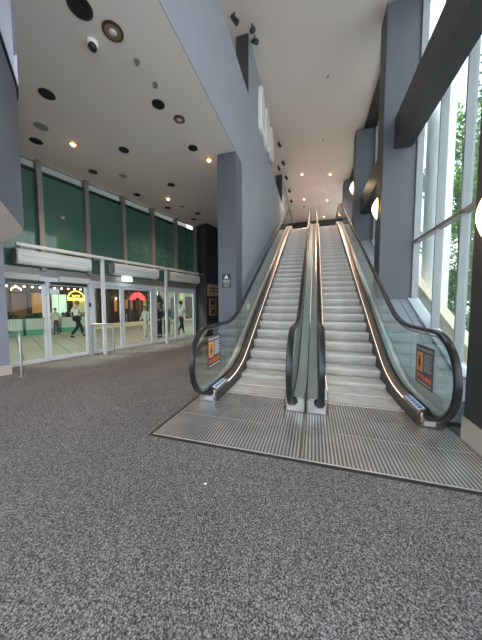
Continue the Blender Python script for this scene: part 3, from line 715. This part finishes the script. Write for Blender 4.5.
# white lozenge letters projecting from the left wall
def lozenge(y0, y1, z0, z1, lb, sq=2.0):
    s = empty('wall_sign', (XW, (y0+y1)/2, z0), lb, 'sign', 'white projecting signs high on the left wall')
    cy, cz, ry, rz = (y0+y1)/2, (z0+z1)/2, (y1-y0)/2, (z1-z0)/2
    p_ = []
    for i in range(28):
        a_ = 2*PI*i/28; c_, s_ = math.cos(a_), math.sin(a_)
        p_.append((cy+ry*math.copysign(abs(c_)**(2/sq), c_), cz+rz*math.copysign(abs(s_)**(2/sq), s_)))
    MB().prism(p_, XW+.001, XW+.13, 'x').build('face', M['white'], s, bevel=.012)
    MB().prism([(cy+(a-cy)*.8, cz+(b-cz)*.8) for a, b in p_], XW+.13, XW+.14, 'x').build('inset', M['pinkedge'], s)
lozenge(8.6, 9.25, 7.75, 9.25, 'tall white rounded sign nearest on the high left wall', 5)
lozenge(9.4, 10.3, 7.75, 9.2, 'white rounded sign, middle of three on the high left wall', 3)
lozenge(10.4, 11.3, 7.95, 9.2, 'white rounded sign farthest of three on the high left wall', 2.5)

# ------------------------------------------------------------------ right hand columns, beams, windows, ledge
cols = [(2.83, 3.42), (7.62, 8.2), (12.45, 13.05), (17.1, 17.7)]
cl = ['dark column at the right edge with beige skirting, nearest to the camera', 'grey column standing beside the foot of the escalators, second from camera', 'grey column beside the middle of the escalators, third from the camera', 'grey column near the top of the escalators, farthest from the camera']
for i, (y0, y1) in enumerate(cols):
    c_ = empty('column', ((XC+2.5)/2, (y0+y1)/2, 0), cl[i], 'column')
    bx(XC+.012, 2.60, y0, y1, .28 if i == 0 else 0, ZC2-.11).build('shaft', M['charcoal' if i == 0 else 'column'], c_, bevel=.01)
    bx(XC, XC+.012, y0, y1, .28 if i == 0 else 0, ZC2-.11).build('side_face', M['charcoal'], c_)  # escalator-facing side coloured charcoal, darker than the slate shafts
    if i == 0: bx(XC-.015, 2.53, y0-.015, y1+.015, 0, .28).build('skirting', M['beige'], c_)
ends = [-3.0]+[v for c in cols for v in c]+[24]
bl = ['dark beam spanning from the nearest column toward and above the camera', 'dark beam between the first and second columns', 'dark beam between the second and third columns', 'dark beam between the third and fourth columns', 'dark beam past the farthest column']
for i in range(5):
    tag(bx(2.0, 2.42, ends[2*i], ends[2*i+1], 5.76, 6.55).build('beam', M['charcoal']), bl[i], 'beam', 'dark beams along the window columns')
# sconces
for (y, z), lb in zip(((3.08, 2.5), (7.9, 4.35), (12.75, 7.1)), ('oval glowing wall lamp on the nearest dark column', 'oval glowing wall lamp on the second column, lower of the two small ones', 'oval glowing wall lamp on the third column, highest up')):
    s = empty('wall_lamp', (XC, y, z-.36), lb, 'wall lamp', 'oval wall lamps on the window columns')
    h = MB()
    n = 14; vs = []
    def dome(mb, ry, rz, d, off):
        R_, T_ = 6, 20; vv = []
        for i in range(R_+1):
            q = i/R_
            for k in range(T_):
                a_ = 2*PI*k/T_; vv.append((XC-off-d*(1-q*q), y+ry*q*math.cos(a_), z+rz*q*math.sin(a_)))
        ff = [(i*T_+k, i*T_+(k+1) % T_, (i+1)*T_+(k+1) % T_, (i+1)*T_+k) for i in range(R_) for k in range(T_)]
        mb.add(vv, ff); return mb
    dome(MB(), .14, .32, .14, .02).build('shade', M['sconce'], s, smooth=True)
    e_ = MB(); pts_ = [(y+.145*math.cos(2*PI*k/24), z+.32*math.sin(2*PI*k/24)) for k in range(24)]
    e_.prism(pts_, XC-.03, XC-.001, 'x').build('back_plate', M['sconce_rim'], s)
# windows between columns
ends2 = [-1.2]+[v for c in cols for v in c]+[22]
wd = ['window wall bay beside the camera', 'tall window bay between the nearest and second column', 'tall window bay between second and third column', 'tall window bay between third and fourth column', 'window bay past the farthest column']
def zs(y): return max(.35, K*y-2.62)
for i in range(5):
    y0, y1 = ends2[2*i], ends2[2*i+1]
    w = empty(f'window_{i+1}', (XG, (y0+y1)/2, 0), wd[i], None, None, 'structure')
    ys = [y for y in [.68+.95*k for k in range(-2, 24)] if y0+.12 < y < y1-.3]
    edges = [y0]+ys+[y1]
    for y in ys+[y0+.03, y1-.03]:
        bx(2.53, 2.68, y-.02, y+.02, zs(y), ZC2-.11).build('mullion', M['winframe'], w)
        bx(2.535, 2.67, y+.02, y+.03, zs(y), ZC2-.11).build('gasket', M['gasket'], w)
    zt = [3.28]+[7.0]
    for z in zt:
        y_lo = y0
        if zs(y0) > z: continue
        ye = min(y1, (z+2.62)/K-.15)
        bx(2.53, 2.665, y0, ye, z-.035, z+.035).build('transom', M['mull'], w)
    for a_, b_ in zip(edges[:-1], edges[1:]):
        MB().prism([(a_, zs(a_)), (b_, zs(b_)), (b_, ZC2-.11), (a_, ZC2-.11)], 2.64, 2.65, 'x').build('glass_pane', M['winglass'], w)
# sloping ledge following the escalator, on the window side
def ledge_profile(c, z0, y0=3.75, y1=20, T=.25):
    yi = (z0-c)/K
    p_ = [(y0, z0), (yi-T, z0)]
    for i in range(1, 6):
        t = i/6; a_ = (yi-T, z0); b_ = (yi, z0); d_ = (yi+T*.9, z0+K*T*.9)
        p_.append(((1-t)**2*a_[0]+2*t*(1-t)*b_[0]+t*t*d_[0], (1-t)**2*a_[1]+2*t*(1-t)*b_[1]+t*t*d_[1]))
    p_ += [(yi+T*.9, z0+K*T*.9)]
    yt = (ZT+.2-c)/K
    p_ += [(yt, ZT+.2), (y1, ZT+.2)]
    return p_
lg = empty('sloping_ledge', (2.1, 3.75, 0), 'grey sloping ledge between the right escalator and windows', 'ledge')
pf_ = ledge_profile(-2.65, .35)
MB().sweep([(1.665, -.30), (1.665, 0), (2.25, 0), (2.25, -.30)], pf_).build('inner_panel', M['ledge'], lg)
MB().sweep([(2.265, -.30), (2.265, 0), (2.45, 0), (2.45, -.30)], pf_).build('outer_panel', M['ledge'], lg)
MB().sweep([(2.25, -.30), (2.25, -.02), (2.265, -.02), (2.265, -.30)], pf_).build('joint', M['gasket'], lg)
bx(1.665, 2.45, 3.75, 5.2, 0, .06).build('base', M['skirt'], lg)
bx(1.67, 2.44, 3.77, 5.5, .06, .06+.001).build('gap', M['gasket'], lg)
bx(1.68, 2.44, 3.80, 5.6, 0.06, .30).build('cladding', M['offwhite'], lg)
MB().sweep([(2.45, -.25), (2.45, .04), (2.70, .04), (2.70, -.25)], ledge_profile(-2.64, .35, -1.2)).build('window_sill', M['sill'], lg)
# wall below windows toward camera
tag(bx(2.46, 2.66, -7, 3.75, 0, .10).build('wall_right_low', M['column']), kind='structure')

# ------------------------------------------------------------------ floor plates
tag(MB().box(-1.93, 1.74, 2.42, 4.12, -.001, .004).build('trim_4', M['blackframe']), kind='structure')
tag(MB().box(-1.875, 1.70, 2.466, 2.478, .004, .0085).box(-1.885, -1.873, 2.466, 4.1, .004, .0085).build('trim_5', M['combs']), kind='structure')
pl = [(-1.87, -.11, 2.48, 3.10, 'left front ribbed steel floor plate before the left escalator'), (-.09, 1.70, 2.48, 3.10, 'right front ribbed steel floor plate before the right escalator'),
      (-1.87, -.11, 3.11, 4.05, 'left rear ribbed steel floor plate, next to the left comb'), (-.09, 1.70, 3.11, 4.05, 'right rear ribbed steel floor plate, next to the right comb')]
for x0, x1, y0, y1, lb in pl:
    tag(MB().box(x0, x1, y0, y1, .004, .008).build('floor_plate', M['plate']), lb, 'floor plate', 'ribbed floor plates at the escalator foot')
tag(MB().box(-.108, -.092, 2.48, 3.62, .004, .009).box(-1.87, 1.7, 3.101, 3.109, .004, .0075).build('trim_6', M['steel']), kind='structure')

# ------------------------------------------------------------------ escalators
def prof(z0, c, T, ztop, y0, y1, n=8):
    ya = (z0-c)/K; yb = (ztop-c)/K; p_ = [(y0, z0)]
    def arc(P0, P1, P2):
        for i in range(n+1):
            t = i/n; p_.append(((1-t)**2*P0[0]+2*t*(1-t)*P1[0]+t*t*P2[0], (1-t)**2*P0[1]+2*t*(1-t)*P1[1]+t*t*P2[1]))
    arc((ya-T, z0), (ya, z0), (ya+T*.87, z0+K*T*.87))
    m_ = 14; s0 = p_[-1]; s1 = (yb-T*.87, ztop-K*T*.87)
    for i in range(1, m_): p_.append((s0[0]+(s1[0]-s0[0])*i/m_, s0[1]+(s1[1]-s0[1])*i/m_))
    arc(s1, (yb, ztop), (yb+T, ztop)); p_.append((y1, ztop))
    return p_
def zat(path, y):
    for (a, za), (b, zb) in zip(path[:-1], path[1:]):
        if a <= y <= b: return za+(zb-za)*(y-a)/max(1e-9, b-a)
    return path[0][1] if y < path[0][0] else path[-1][1]
YE = 18.3
deck = prof(.2, -2.65, .70, ZT+.2, 3.62, YE)
step_path = prof(0, -2.87, .62, ZT, 3.9, YE, 6)
hand = prof(1.25, -1.57, .55, ZT+1.25, 3.55, YE-.1)
cz_, R_ = .725, .525
newel = [(3.66, .17), (3.60, .18)]+[(3.55-R_*math.sin(PI*i/16), cz_-R_*math.cos(PI*i/16)) for i in range(0, 16)]
topz = ZT+cz_
newel_t = [(YE-.1+R_*math.sin(PI*i/12), topz+R_*math.cos(PI*i/12)) for i in range(1, 13)]
rail_path = newel+hand+newel_t

def step_mesh():
    mb = MB(); w = .535
    prof_ = [(.434, -.004), (.012, -.004), (.003, -.008), (0, -.018)]
    for i in range(1, 9):
        t = i/8; prof_.append((.088*t**1.7, -.018-.212*t))
    prof_ += [(.10, -.23), (.03, -.03), (.434, -.03)]
    mb.prism(prof_, -w, w, 'x')
    return mb
def poster(mb_parent, X, side, left):
    """escalator safety notice on the glass, facing the camera side"""
    e = 1 if side > 0 else -1        # normal direction the print faces (towards -x on right balustrade)
    y0, y1, z0, z1 = (3.53, 4.09, .55, 1.09) if left else (3.53, 4.07, .49, 1.04)
    def bxs(u0, u1, v0, v1, k, m_, nm):
        d0 = X+e*.007; d1 = X+e*(.007+.002*k)
        o = MB().box(min(d0, d1), max(d0, d1), y0+(y1-y0)*u0, y0+(y1-y0)*u1, z0+(z1-z0)*v0, z0+(z1-z0)*v1).build(nm, M[m_], mb_parent); return o
    p_ = bxs(0, 1, 0, 1, 1, 'postbg', 'safety_notice'); p_['label'] = 'dark escalator safety notice stuck on the glass'
    # u runs left to right as the camera sees it: on the left glass (seen from +x) u grows with y, on the right glass u falls with y
    def U(a, b): return (a, b) if left else (1-b, 1-a)
    def put(u0, u1, v0, v1, m_, nm):
        a_, b_ = U(u0, u1); d0 = X+e*.009; d1 = X+e*.012
        return MB().box(min(d0, d1), max(d0, d1), y0+(y1-y0)*a_, y0+(y1-y0)*b_, z0+(z1-z0)*v0, z0+(z1-z0)*v1).build(nm, M[m_], p_)
    put(.08, .42, .34, .82, 'orange', 'pictogram')
    a_ = MB()
    def add(u0, u1, v0, v1):
        a0, b0 = U(u0, u1); a_.box(min(X+e*.012, X+e*.014), max(X+e*.012, X+e*.014), y0+(y1-y0)*a0, y0+(y1-y0)*b0, z0+(z1-z0)*v0, z0+(z1-z0)*v1)
    add(.2, .3, .45, .66); add(.21, .29, .68, .74); add(.17, .2, .48, .62); add(.3, .36, .5, .53); add(.16, .34, .40, .42)
    a_.build('figure', M['signdark'], p_)
    a_ = MB()
    for i in range(10):
        L = [.42, .36, .40, .28][i % 4]; v = .79-i*.045
        a0, b0 = U(.5, .5+L); a_.box(min(X+e*.009, X+e*.011), max(X+e*.009, X+e*.011), y0+(y1-y0)*a0, y0+(y1-y0)*b0, z0+(z1-z0)*v, z0+(z1-z0)*(v+.02))
    a0, b0 = U(.08, .92); a_.box(min(X+e*.009, X+e*.011), max(X+e*.009, X+e*.011), y0+(y1-y0)*a0, y0+(y1-y0)*b0, z0+(z1-z0)*.06, z0+(z1-z0)*.085)
    a_.build('text_lines', M['print_w'] if left else M['print_dim'], p_)
    for i in range(5):
        u = .15+i*.175; yy = y0+(y1-y0)*(u if left else 1-u); zz = z0+(z1-z0)*.21
        c_ = MB().prism([(yy+.036*math.cos(2*PI*k/14), zz+.036*math.sin(2*PI*k/14)) for k in range(14)], min(X+e*.009, X+e*.012), max(X+e*.009, X+e*.012), 'x').build('round_symbol', M['red_orange'], p_)
        MB().box(min(X+e*.012, X+e*.0135), max(X+e*.012, X+e*.0135), yy-.008, yy+.008, zz-.02, zz+.018).build('glyph', M['signdark'], c_)
    if left: mt = frame_mtx((X+e*.0095, y0+.035, z0+(z1-z0)*.87), (0, 1, 0), (0, 0, 1))
    else: mt = frame_mtx((X+e*.0095, y1-.035, z0+(z1-z0)*.87), (0, -1, 0), (0, 0, 1))
    text_mb('ESCALATOR SAFETY', .052, mt, .002, 0, 1.0).build('title', M['print_w'] if left else M['print_dim'], p_)

def escalator(cx, label):
    es = empty('escalator', (cx, 3.62, 0), label, 'escalator', None)
    # steps
    pitch = .434; first = None
    y = 4.14; k = 0
    pts = []
    yy = 4.14
    while yy < 17.9:
        z = zat(step_path, yy); pts.append((yy, z))
        # advance along path by pitch
        t = yy
        lo, hi = yy, yy+pitch+.01
        for _ in range(30):
            mid = (lo+hi)/2
            if math.hypot(mid-yy, zat(step_path, mid)-z) < pitch: lo = mid
            else: hi = mid
        yy = lo
    for (yy, z) in pts:
        if first is None:
            first = step_mesh().build('step', M['tread'], None, at=(0, 0, 0)); first.parent = es; so = first
        else:
            so = first.copy(); col.objects.link(so); so.parent = es
        so.location = (0, yy-3.62, z+.012)
    # comb
    MB().box(cx-.545, cx+.545, 4.055, 4.10, 0, .012).build('comb_plate', M['combs'], es)
    MB().box(cx-.54, cx+.54, 4.10, 4.14, -.02, .004).build('comb_teeth', M['plate'], es)
    yl = pts[-1][0]+.43
    MB().box(cx-.545, cx+.545, yl, YE+.2, ZT-.05, ZT+.01).build('comb_plate', M['combs'], es)
    for s in (-1, 1):
        outer = (s < 0) == (cx < 0)
        def S(sec): return [(cx+s*x, d) for x, d in sec]
        MB().sweep(S([(.548, -.42), (.548, -.03), (.562, -.03), (.562, -.42)]), deck).build('skirt_panel', M['skirt'], es)
        MB().sweep(S([(.548, -.029), (.548, 0), (.655, .035), (.66, .035), (.66, -.05), (.57, -.05)]), deck).build('inner_deck', M['bronze'], es)
        MB().sweep(S([(.69, .035), (.86, .0), (.86, -.06), (.69, -.06)]), deck).build('outer_deck', M['outdeck'], es)
        MB().sweep(S([(.66, -.05), (.66, .05), (.69, .05), (.69, -.05)]), deck).build('glass_shoe', M['gasket'], es)
        # outer cladding
        vs = []; 
        cp = [(a_, b_-.06) for a_, b_ in deck]; low = [(a_, max(0.0, b_-1.15)) for a_, b_ in deck]
        x0, x1 = sorted((cx+s*.845, cx+s*.855))
        m2 = MB(); n_ = len(cp)
        m2.add([(x0, *p) for p in cp]+[(x0, *p) for p in low]+[(x1, *p) for p in cp]+[(x1, *p) for p in low],
               [f for i in range(n_-1) for f in ((i, i+1, n_+i+1, n_+i), (2*n_+i, 3*n_+i, 3*n_+i+1, 2*n_+i+1))])
        m2.build('side_cladding', M['clad'], es)
        # light strip on skirt edge
        lp = [p for p in deck if p[0] > 4.2]; lp = [(4.14, zat(deck, 4.14))]+lp
        MB().sweep(S([(.541, -.010), (.541, .002), (.5475, .003), (.5475, -.011)]), lp).build('skirt_light', M['led'], es)
        # newel base
        xa, xb = sorted((cx+s*.552, cx+s*.86))
        nb = MB().prism([(xa, 3.64) if s > 0 else (xa, 3.60), (xa+.03, 3.585), (xb-.03, 3.585), (xb, 3.60) if s > 0 else (xb, 3.64), (xb, 3.95), (xa, 3.95)], .008, .205, 'z')
        nbo = nb.build('newel_base', M['steel'] if (cx < 0 or s < 0) else M['bronze'], es, bevel=.012)  # right outer base in darker bronze, its dark reflection put into the colour
        MB().box(cx+s*.675-.06, cx+s*.675+.06, 3.572, 3.586, .04, .10).build('maker_plate', M['print_dim'], nbo)
        MB().lathe([(.075, 0), (.07, .03), (.055, .06)], (0, 0, 0), 16).v
        rb = MB(Matrix.Translation((cx+s*.675, 3.60, .175)) @ Matrix.Rotation(PI/2, 4, 'X') @ Matrix.Scale(.8, 4, (0, 1, 0))); rb.lathe([(.085, 0), (.08, .03), (.06, .055)], (0, 0, 0), 18)
        rb.build('handrail_inlet', M['black'], nbo)
        if s > 0 or True:
            sx_ = cx+s*.58
            for q, m_ in ((.13, 'red'), (.07, 'black')):
                bb = MB(Matrix.Translation((sx_, 3.586, q)) @ Matrix.Rotation(PI/2, 4, 'X')); bb.lathe([(.012, 0), (.012, .008), (.007, .012)], (0, 0, 0), 12)
                bb.build('button' if m_ == 'red' else 'key_switch', M[m_], nbo)
        # pictogram sticker on the inner deck
        stx0, stx1 = .565, .645
        st = MB(); y0_, y1_ = 3.66, 4.16
        def stq(mb, xa_, xb_, ya_, yb_, h):
            za = .035*(xa_-.548)/.107; zb = .035*(xb_-.548)/.107
            mb.add([(cx+s*xa_, ya_, .2+za+h), (cx+s*xb_, ya_, .2+zb+h), (cx+s*xb_, yb_, .2+zb+h), (cx+s*xa_, yb_, .2+za+h), (cx+s*xa_, ya_, .2+za+h-.006), (cx+s*xb_, ya_, .2+zb+h-.006), (cx+s*xb_, yb_, .2+zb+h-.006), (cx+s*xa_, yb_, .2+za+h-.006)], [(0, 1, 2, 3), (4, 5, 6, 7), (0, 1, 5, 4), (1, 2, 6, 5), (2, 3, 7, 6), (3, 0, 4, 7)])
        stq(st, stx0, stx1, y0_, y1_, .009); sk = st.build('pictogram_sticker', M['paper'], es); sk['label'] = 'white sticker with blue safety symbols'
        b_ = MB()
        for i in range(6):
            yc = y0_+.05+i*.08; zc = .2+.035*(.605-.548)/.107
            ring_ = [(cx+s*(.605+.026*math.cos(2*PI*q/12)), yc+.032*math.sin(2*PI*q/12)) for q in range(12)]
            b_.add([(a, b, zc+.035*((a-cx)/s-.605)/.107+.0125) for a, b in ring_], [tuple(range(12))])
        b_.build('symbols', M['blue_p'], sk)
        # handrail
        X = cx+s*.675; w = .042; t = .034
        sec = [(X-w, -.012), (X-w+.008, -t), (X-.02, -t+.008), (X+.02, -t+.008), (X+w-.008, -t), (X+w, -.012), (X+w-.006, .004), (X+w*.55, .013), (X-w*.55, .013), (X-w+.006, .004)]
        MB().sweepn(sec, rail_path[::-1]).build('handrail', M['rubber'], es, smooth=True)
        sec2 = [(X-.014, -t-.0), (X-.014, -t+.012), (X+.014, -t+.012), (X+.014, -t)]
        sec2 = [(x, .06 + d*0+dd) for (x, d), dd in zip(sec2, (-.012, 0, 0, -.012))]
        gp_ = [p for p in rail_path]
        # guide: thin steel profile just inside the rail
        sec3 = [(X-.012, .034), (X-.012, .050), (X+.012, .050), (X+.012, .034)]
        MB().sweepn(sec3, rail_path[::-1]).build('handrail_guide', M['steel'], es)
        # glass panels
        cuts = [4.30]+[4.30+1.72*i for i in range(1, 9)]
        g0 = MB()
        inner = [(y_+( .04)*0, z_) for y_, z_ in newel]
        pl_ = []
        for (y_, z_) in newel[2:]:
            d_ = Vector((3.55-y_, cz_-z_)); d_.normalize(); pl_.append((y_+d_.x*.045, z_+d_.y*.045))
        pl_ += [(3.55, 1.205), (4.296, zat(hand, 4.296)-.045), (4.296, zat(deck, 4.296)+.045)]
        pl_[0] = (3.62, .245)
        g0.prism(pl_, X-.006, X+.006, 'x').build('glass_panel', M['glass'], es)
        for a0_, a1_ in zip(cuts[:-1], cuts[1:]):
            lo_ = [(a0_, zat(deck, a0_)+.045)]+[(y_, z_+.045) for y_, z_ in deck if a0_ < y_ < a1_-.006]+[(a1_-.006, zat(deck, a1_-.006)+.045)]
            hi_ = [(a0_, zat(hand, a0_)-.048)]+[(y_, z_-.048) for y_, z_ in hand if a0_ < y_ < a1_-.006]+[(a1_-.006, zat(hand, a1_-.006)-.048)]
            MB().prism(lo_+hi_[::-1], X-.006, X+.006, 'x').build('glass_panel', M['glass'], es)
        # top newel glass
        tl = [(cuts[-1], zat(deck, cuts[-1])+.045), (YE, ZT+.245)]+[(YE-.1+(R_-.045)*math.sin(PI*i/10), topz+(R_-.045)*math.cos(PI*i/10)) for i in range(9, -1, -1)]+[(cuts[-1], zat(hand, cuts[-1])-.048)]
        MB().prism(tl, X-.006, X+.006, 'x').build('glass_panel', M['glass'], es)
        if outer:
            poster(es, X, -s, cx < 0)
    return es
e1 = escalator(-.955, 'left escalator of the pair, running up beside the blue-grey wall')
e2 = escalator(.785, 'right escalator of the pair, nearest to the windows')
# small stickers on the outer glass
o = MB().box(-1.638, -1.636+.01, 6.05, 6.2, K*6.12-2.05, K*6.12-1.9).build('sticker', M['yellow_p'], e1)
o = MB().box(1.452, 1.458, 5.35, 5.6, .98, 1.08).build('sticker', M['cyan_p'], e2)
# balustrade on the upper landing
ub = empty('landing_balustrade', (-1.3, 18.7, ZT), 'glass landing balustrade at the head of the left escalator', 'balustrade')
MB().box(-1.94, -.1, 20.6, 20.62, ZT+.1, ZT+1.1).build('glass_panel', M['glass'], ub)
MB().tube([(-1.94, 20.6, ZT+1.12), (-.1, 20.6, ZT+1.12)], .03).build('top_rail', M['steel'], ub)
for x in (-1.9, -1.0, -.15): MB().tube([(x, 20.6, ZT), (x, 20.6, ZT+1.12)], .025).build('post', M['steel'], ub)
# litter on the carpet
o = MB().lathe([(.012, 0), (.016, .004), (.010, .008)], (-.90, 1.88, .001), 10, 1, .7).build('litter', M['paper']); tag(o, 'tiny white scrap lying on the carpet', 'litter')

# ------------------------------------------------------------------ outside the windows
tag(MB().box(2.7, 60, -20, 60, -1.3, -1.2).build('ground_street', M['asphalt']), kind='structure')
sw = MB().prism([(4.0, -1.2), (18, -1.2), (18, K*18-3.05), (4.0, K*4.0-3.05)], 3.25, 3.5, 'x')
tag(sw.build('garden_wall', M['sand']), 'yellow sandstone sloping wall just outside the windows', 'wall')
o = MB().lathe([(.40, -1.2), (.40, 14)], (4.18, 10.45, 0), 32).build('column', M['outcol'], smooth=True); tag(o, 'thick white round column outside the windows', 'column')
tr_ = [(7.3, 15.6, -.6, 12, 2.3, 'leaf'), (13.0, 23.5, -.5, 16, 3.0, 'leaf2'), (7.0, 10.6, 1.5, 12, 1.5, 'leaf2'), (15.5, 14.5, 0, 12, 2.8, 'leaf')]
tl_ = ['leafy tree outside, directly behind the thick white column', 'tall blue-green tree outside, behind the nearer leafy trees', 'slender leafy tree closest to the windows by the dark column', 'green tree standing farthest to the right outside']
for i, (x, y, z0, z1, r_, m_) in enumerate(tr_):
    t = empty('tree', (x, y, -1.2), tl_[i], 'tree')
    tk = MB().tube([(x, y, -1.2), (x+.1, y, z0+1), (x, y+.1, z0+(z1-z0)*.5), (x+.2, y, z1*.8)], .12, 8, .04)
    for q in range(6):
        b0 = z0+(z1-z0)*(.2+.1*q); a_ = q*2.1
        tk.tube([(x, y, b0), (x+r_*.35*math.cos(a_), y+r_*.35*math.sin(a_), b0+.5), (x+r_*.7*math.cos(a_), y+r_*.7*math.sin(a_), b0+1.2)], .06, 6, .015)
    tk.build('trunk', M['bark'], t)
    lv = MB(); R = random.Random(i)
    for q in range(34):
        cc = (x+R.uniform(-.62, .62)*r_, y+R.uniform(-.62, .62)*r_, z0+.2+(z1-z0-1)*(q+R.random())/34)
        lv.leaves(cc, r_*.5, r_*.5, r_*.36, 330, .15, i*50+q, .25)
    lv.build('foliage', M[m_], t)
cr = empty('car', (9.0, 19.9, -1.2), 'silver car parked outside beyond the windows', 'car')
CM = Matrix.Translation((9.4, 19.3, -1.2)) @ Matrix.Rotation(.25, 4, 'Z')
MB(CM).prism([(-2.1, .3), (2.1, .3), (2.15, .75), (1.4, .9), (.8, 1.4), (-1.0, 1.4), (-1.7, .92), (-2.1, .85)], -.85, .85, 'y').build('body', M['carpaint'], cr, bevel=.05)
MB(CM).prism([(1.2, .93), (.75, 1.33), (-.95, 1.33), (-1.45, .95)], -.87, .87, 'y').build('window', M['carglass'], cr)
for wx in (-1.3, 1.3):
    for wy in (-.8, .8):
        MB(CM @ Matrix.Translation((wx, wy, .32)) @ Matrix.Rotation(PI/2, 4, 'X')).lathe([(.32, -.1), (.32, .1)], (0, 0, 0), 20).build('wheel', M['black'], cr)
br_ = empty('street_barrier', (5.6, 12.4, -1.2), 'white horizontal barrier rail outside the windows', 'barrier')
MB().tube([(4.9, 14, .42), (7.5, 9, .42)], .04).build('top_rail', M['white'], br_)
MB().tube([(4.9, 14, -.1), (7.5, 9, -.1)], .03).build('lower_rail', M['white'], br_)
for q in (0, .5, 1): MB().tube([(4.9+2.6*q, 14-5*q, -1.2), (4.9+2.6*q, 14-5*q, .42)], .04).build('post', M['grill'], br_)

# ------------------------------------------------------------------ light
sc = bpy.context.scene
w = bpy.data.worlds.new('sky'); sc.world = w; w.use_nodes = True
nt = w.node_tree; bg_ = nt.nodes['Background']
tc = nt.nodes.new('ShaderNodeTexCoord'); ns = nt.nodes.new('ShaderNodeTexNoise'); ns.inputs['Scale'].default_value = 2.5; ns.inputs['Detail'].default_value = 5
cr_ = nt.nodes.new('ShaderNodeValToRGB'); cr_.color_ramp.elements[0].position = .35; cr_.color_ramp.elements[0].color = (.62, .78, 1.0, 1); cr_.color_ramp.elements[1].position = .6; cr_.color_ramp.elements[1].color = (1, 1, 1, 1)
nt.links.new(tc.outputs['Generated'], ns.inputs['Vector']); nt.links.new(ns.outputs['Fac'], cr_.inputs['Fac']); nt.links.new(cr_.outputs['Color'], bg_.inputs['Color'])
bg_.inputs['Strength'].default_value = 1.7
def light(kind, loc, energy, color, size=.1, rot=(0, 0, 0), name='lamp_light', sy=None, spot_=None):
    l = bpy.data.lights.new(name, kind); l.energy = energy; l.color = color
    if kind == 'AREA':
        l.size = size
        if sy: l.shape = 'RECTANGLE'; l.size_y = sy
    elif kind == 'SPOT': l.spot_size = spot_ or 1.9; l.spot_blend = .8; l.shadow_soft_size = size
    elif kind == 'SUN': l.angle = size
    else: l.shadow_soft_size = size
    o = bpy.data.objects.new(name, l); col.objects.link(o); o.location = loc; o.rotation_euler = rot
    return o
for x, y, _ in ups: light('SPOT', (x, y, ZC2-.08), 240, (1, .68, .5), .08)
for x, y in ((-5.63, 4.65), (-2.75, 6.19), (-5.16, 7.93)): light('SPOT', (x, y, ZC1-.08), 80, (1, .7, .45), .08)
for y, z in ((3.08, 2.5), (7.9, 4.35), (12.75, 7.1)): light('POINT', (XC-.26, y, z), 5, (1, .7, .4), .1)
sun = light('SUN', (0, 0, 20), 4.0, (1, .95, .88), .3, (math.radians(38), 0, math.radians(-70)), 'sun')

# ------------------------------------------------------------------ camera
cam = bpy.data.cameras.new('camera'); co = bpy.data.objects.new('camera', cam); col.objects.link(co)
P_, PS, RO = [math.radians(v) for v in (3.545, 16.717, -.109)]
f = Vector((-math.sin(PS)*math.cos(P_), math.cos(PS)*math.cos(P_), -math.sin(P_)))
r = Vector((math.cos(PS), math.sin(PS), 0)); u = r.cross(f)
r2 = r*math.cos(RO)+u*math.sin(RO); u2 = -r*math.sin(RO)+u*math.cos(RO)
m = Matrix((r2, u2, -f)).transposed().to_4x4(); m.translation = Vector((0, 0, 1.6)); co.matrix_world = m
cam.sensor_fit = 'VERTICAL'; cam.sensor_height = 24; cam.lens = 240.7/640*24; cam.clip_start = .05; cam.clip_end = 200
sc.camera = co
sc.view_settings.view_transform = 'Standard'; sc.view_settings.look = 'None'; sc.view_settings.gamma = 1
sc.view_settings.exposure = 1.25
sc.cycles.max_bounces = 10; sc.cycles.transparent_max_bounces = 24; sc.cycles.diffuse_bounces = 5
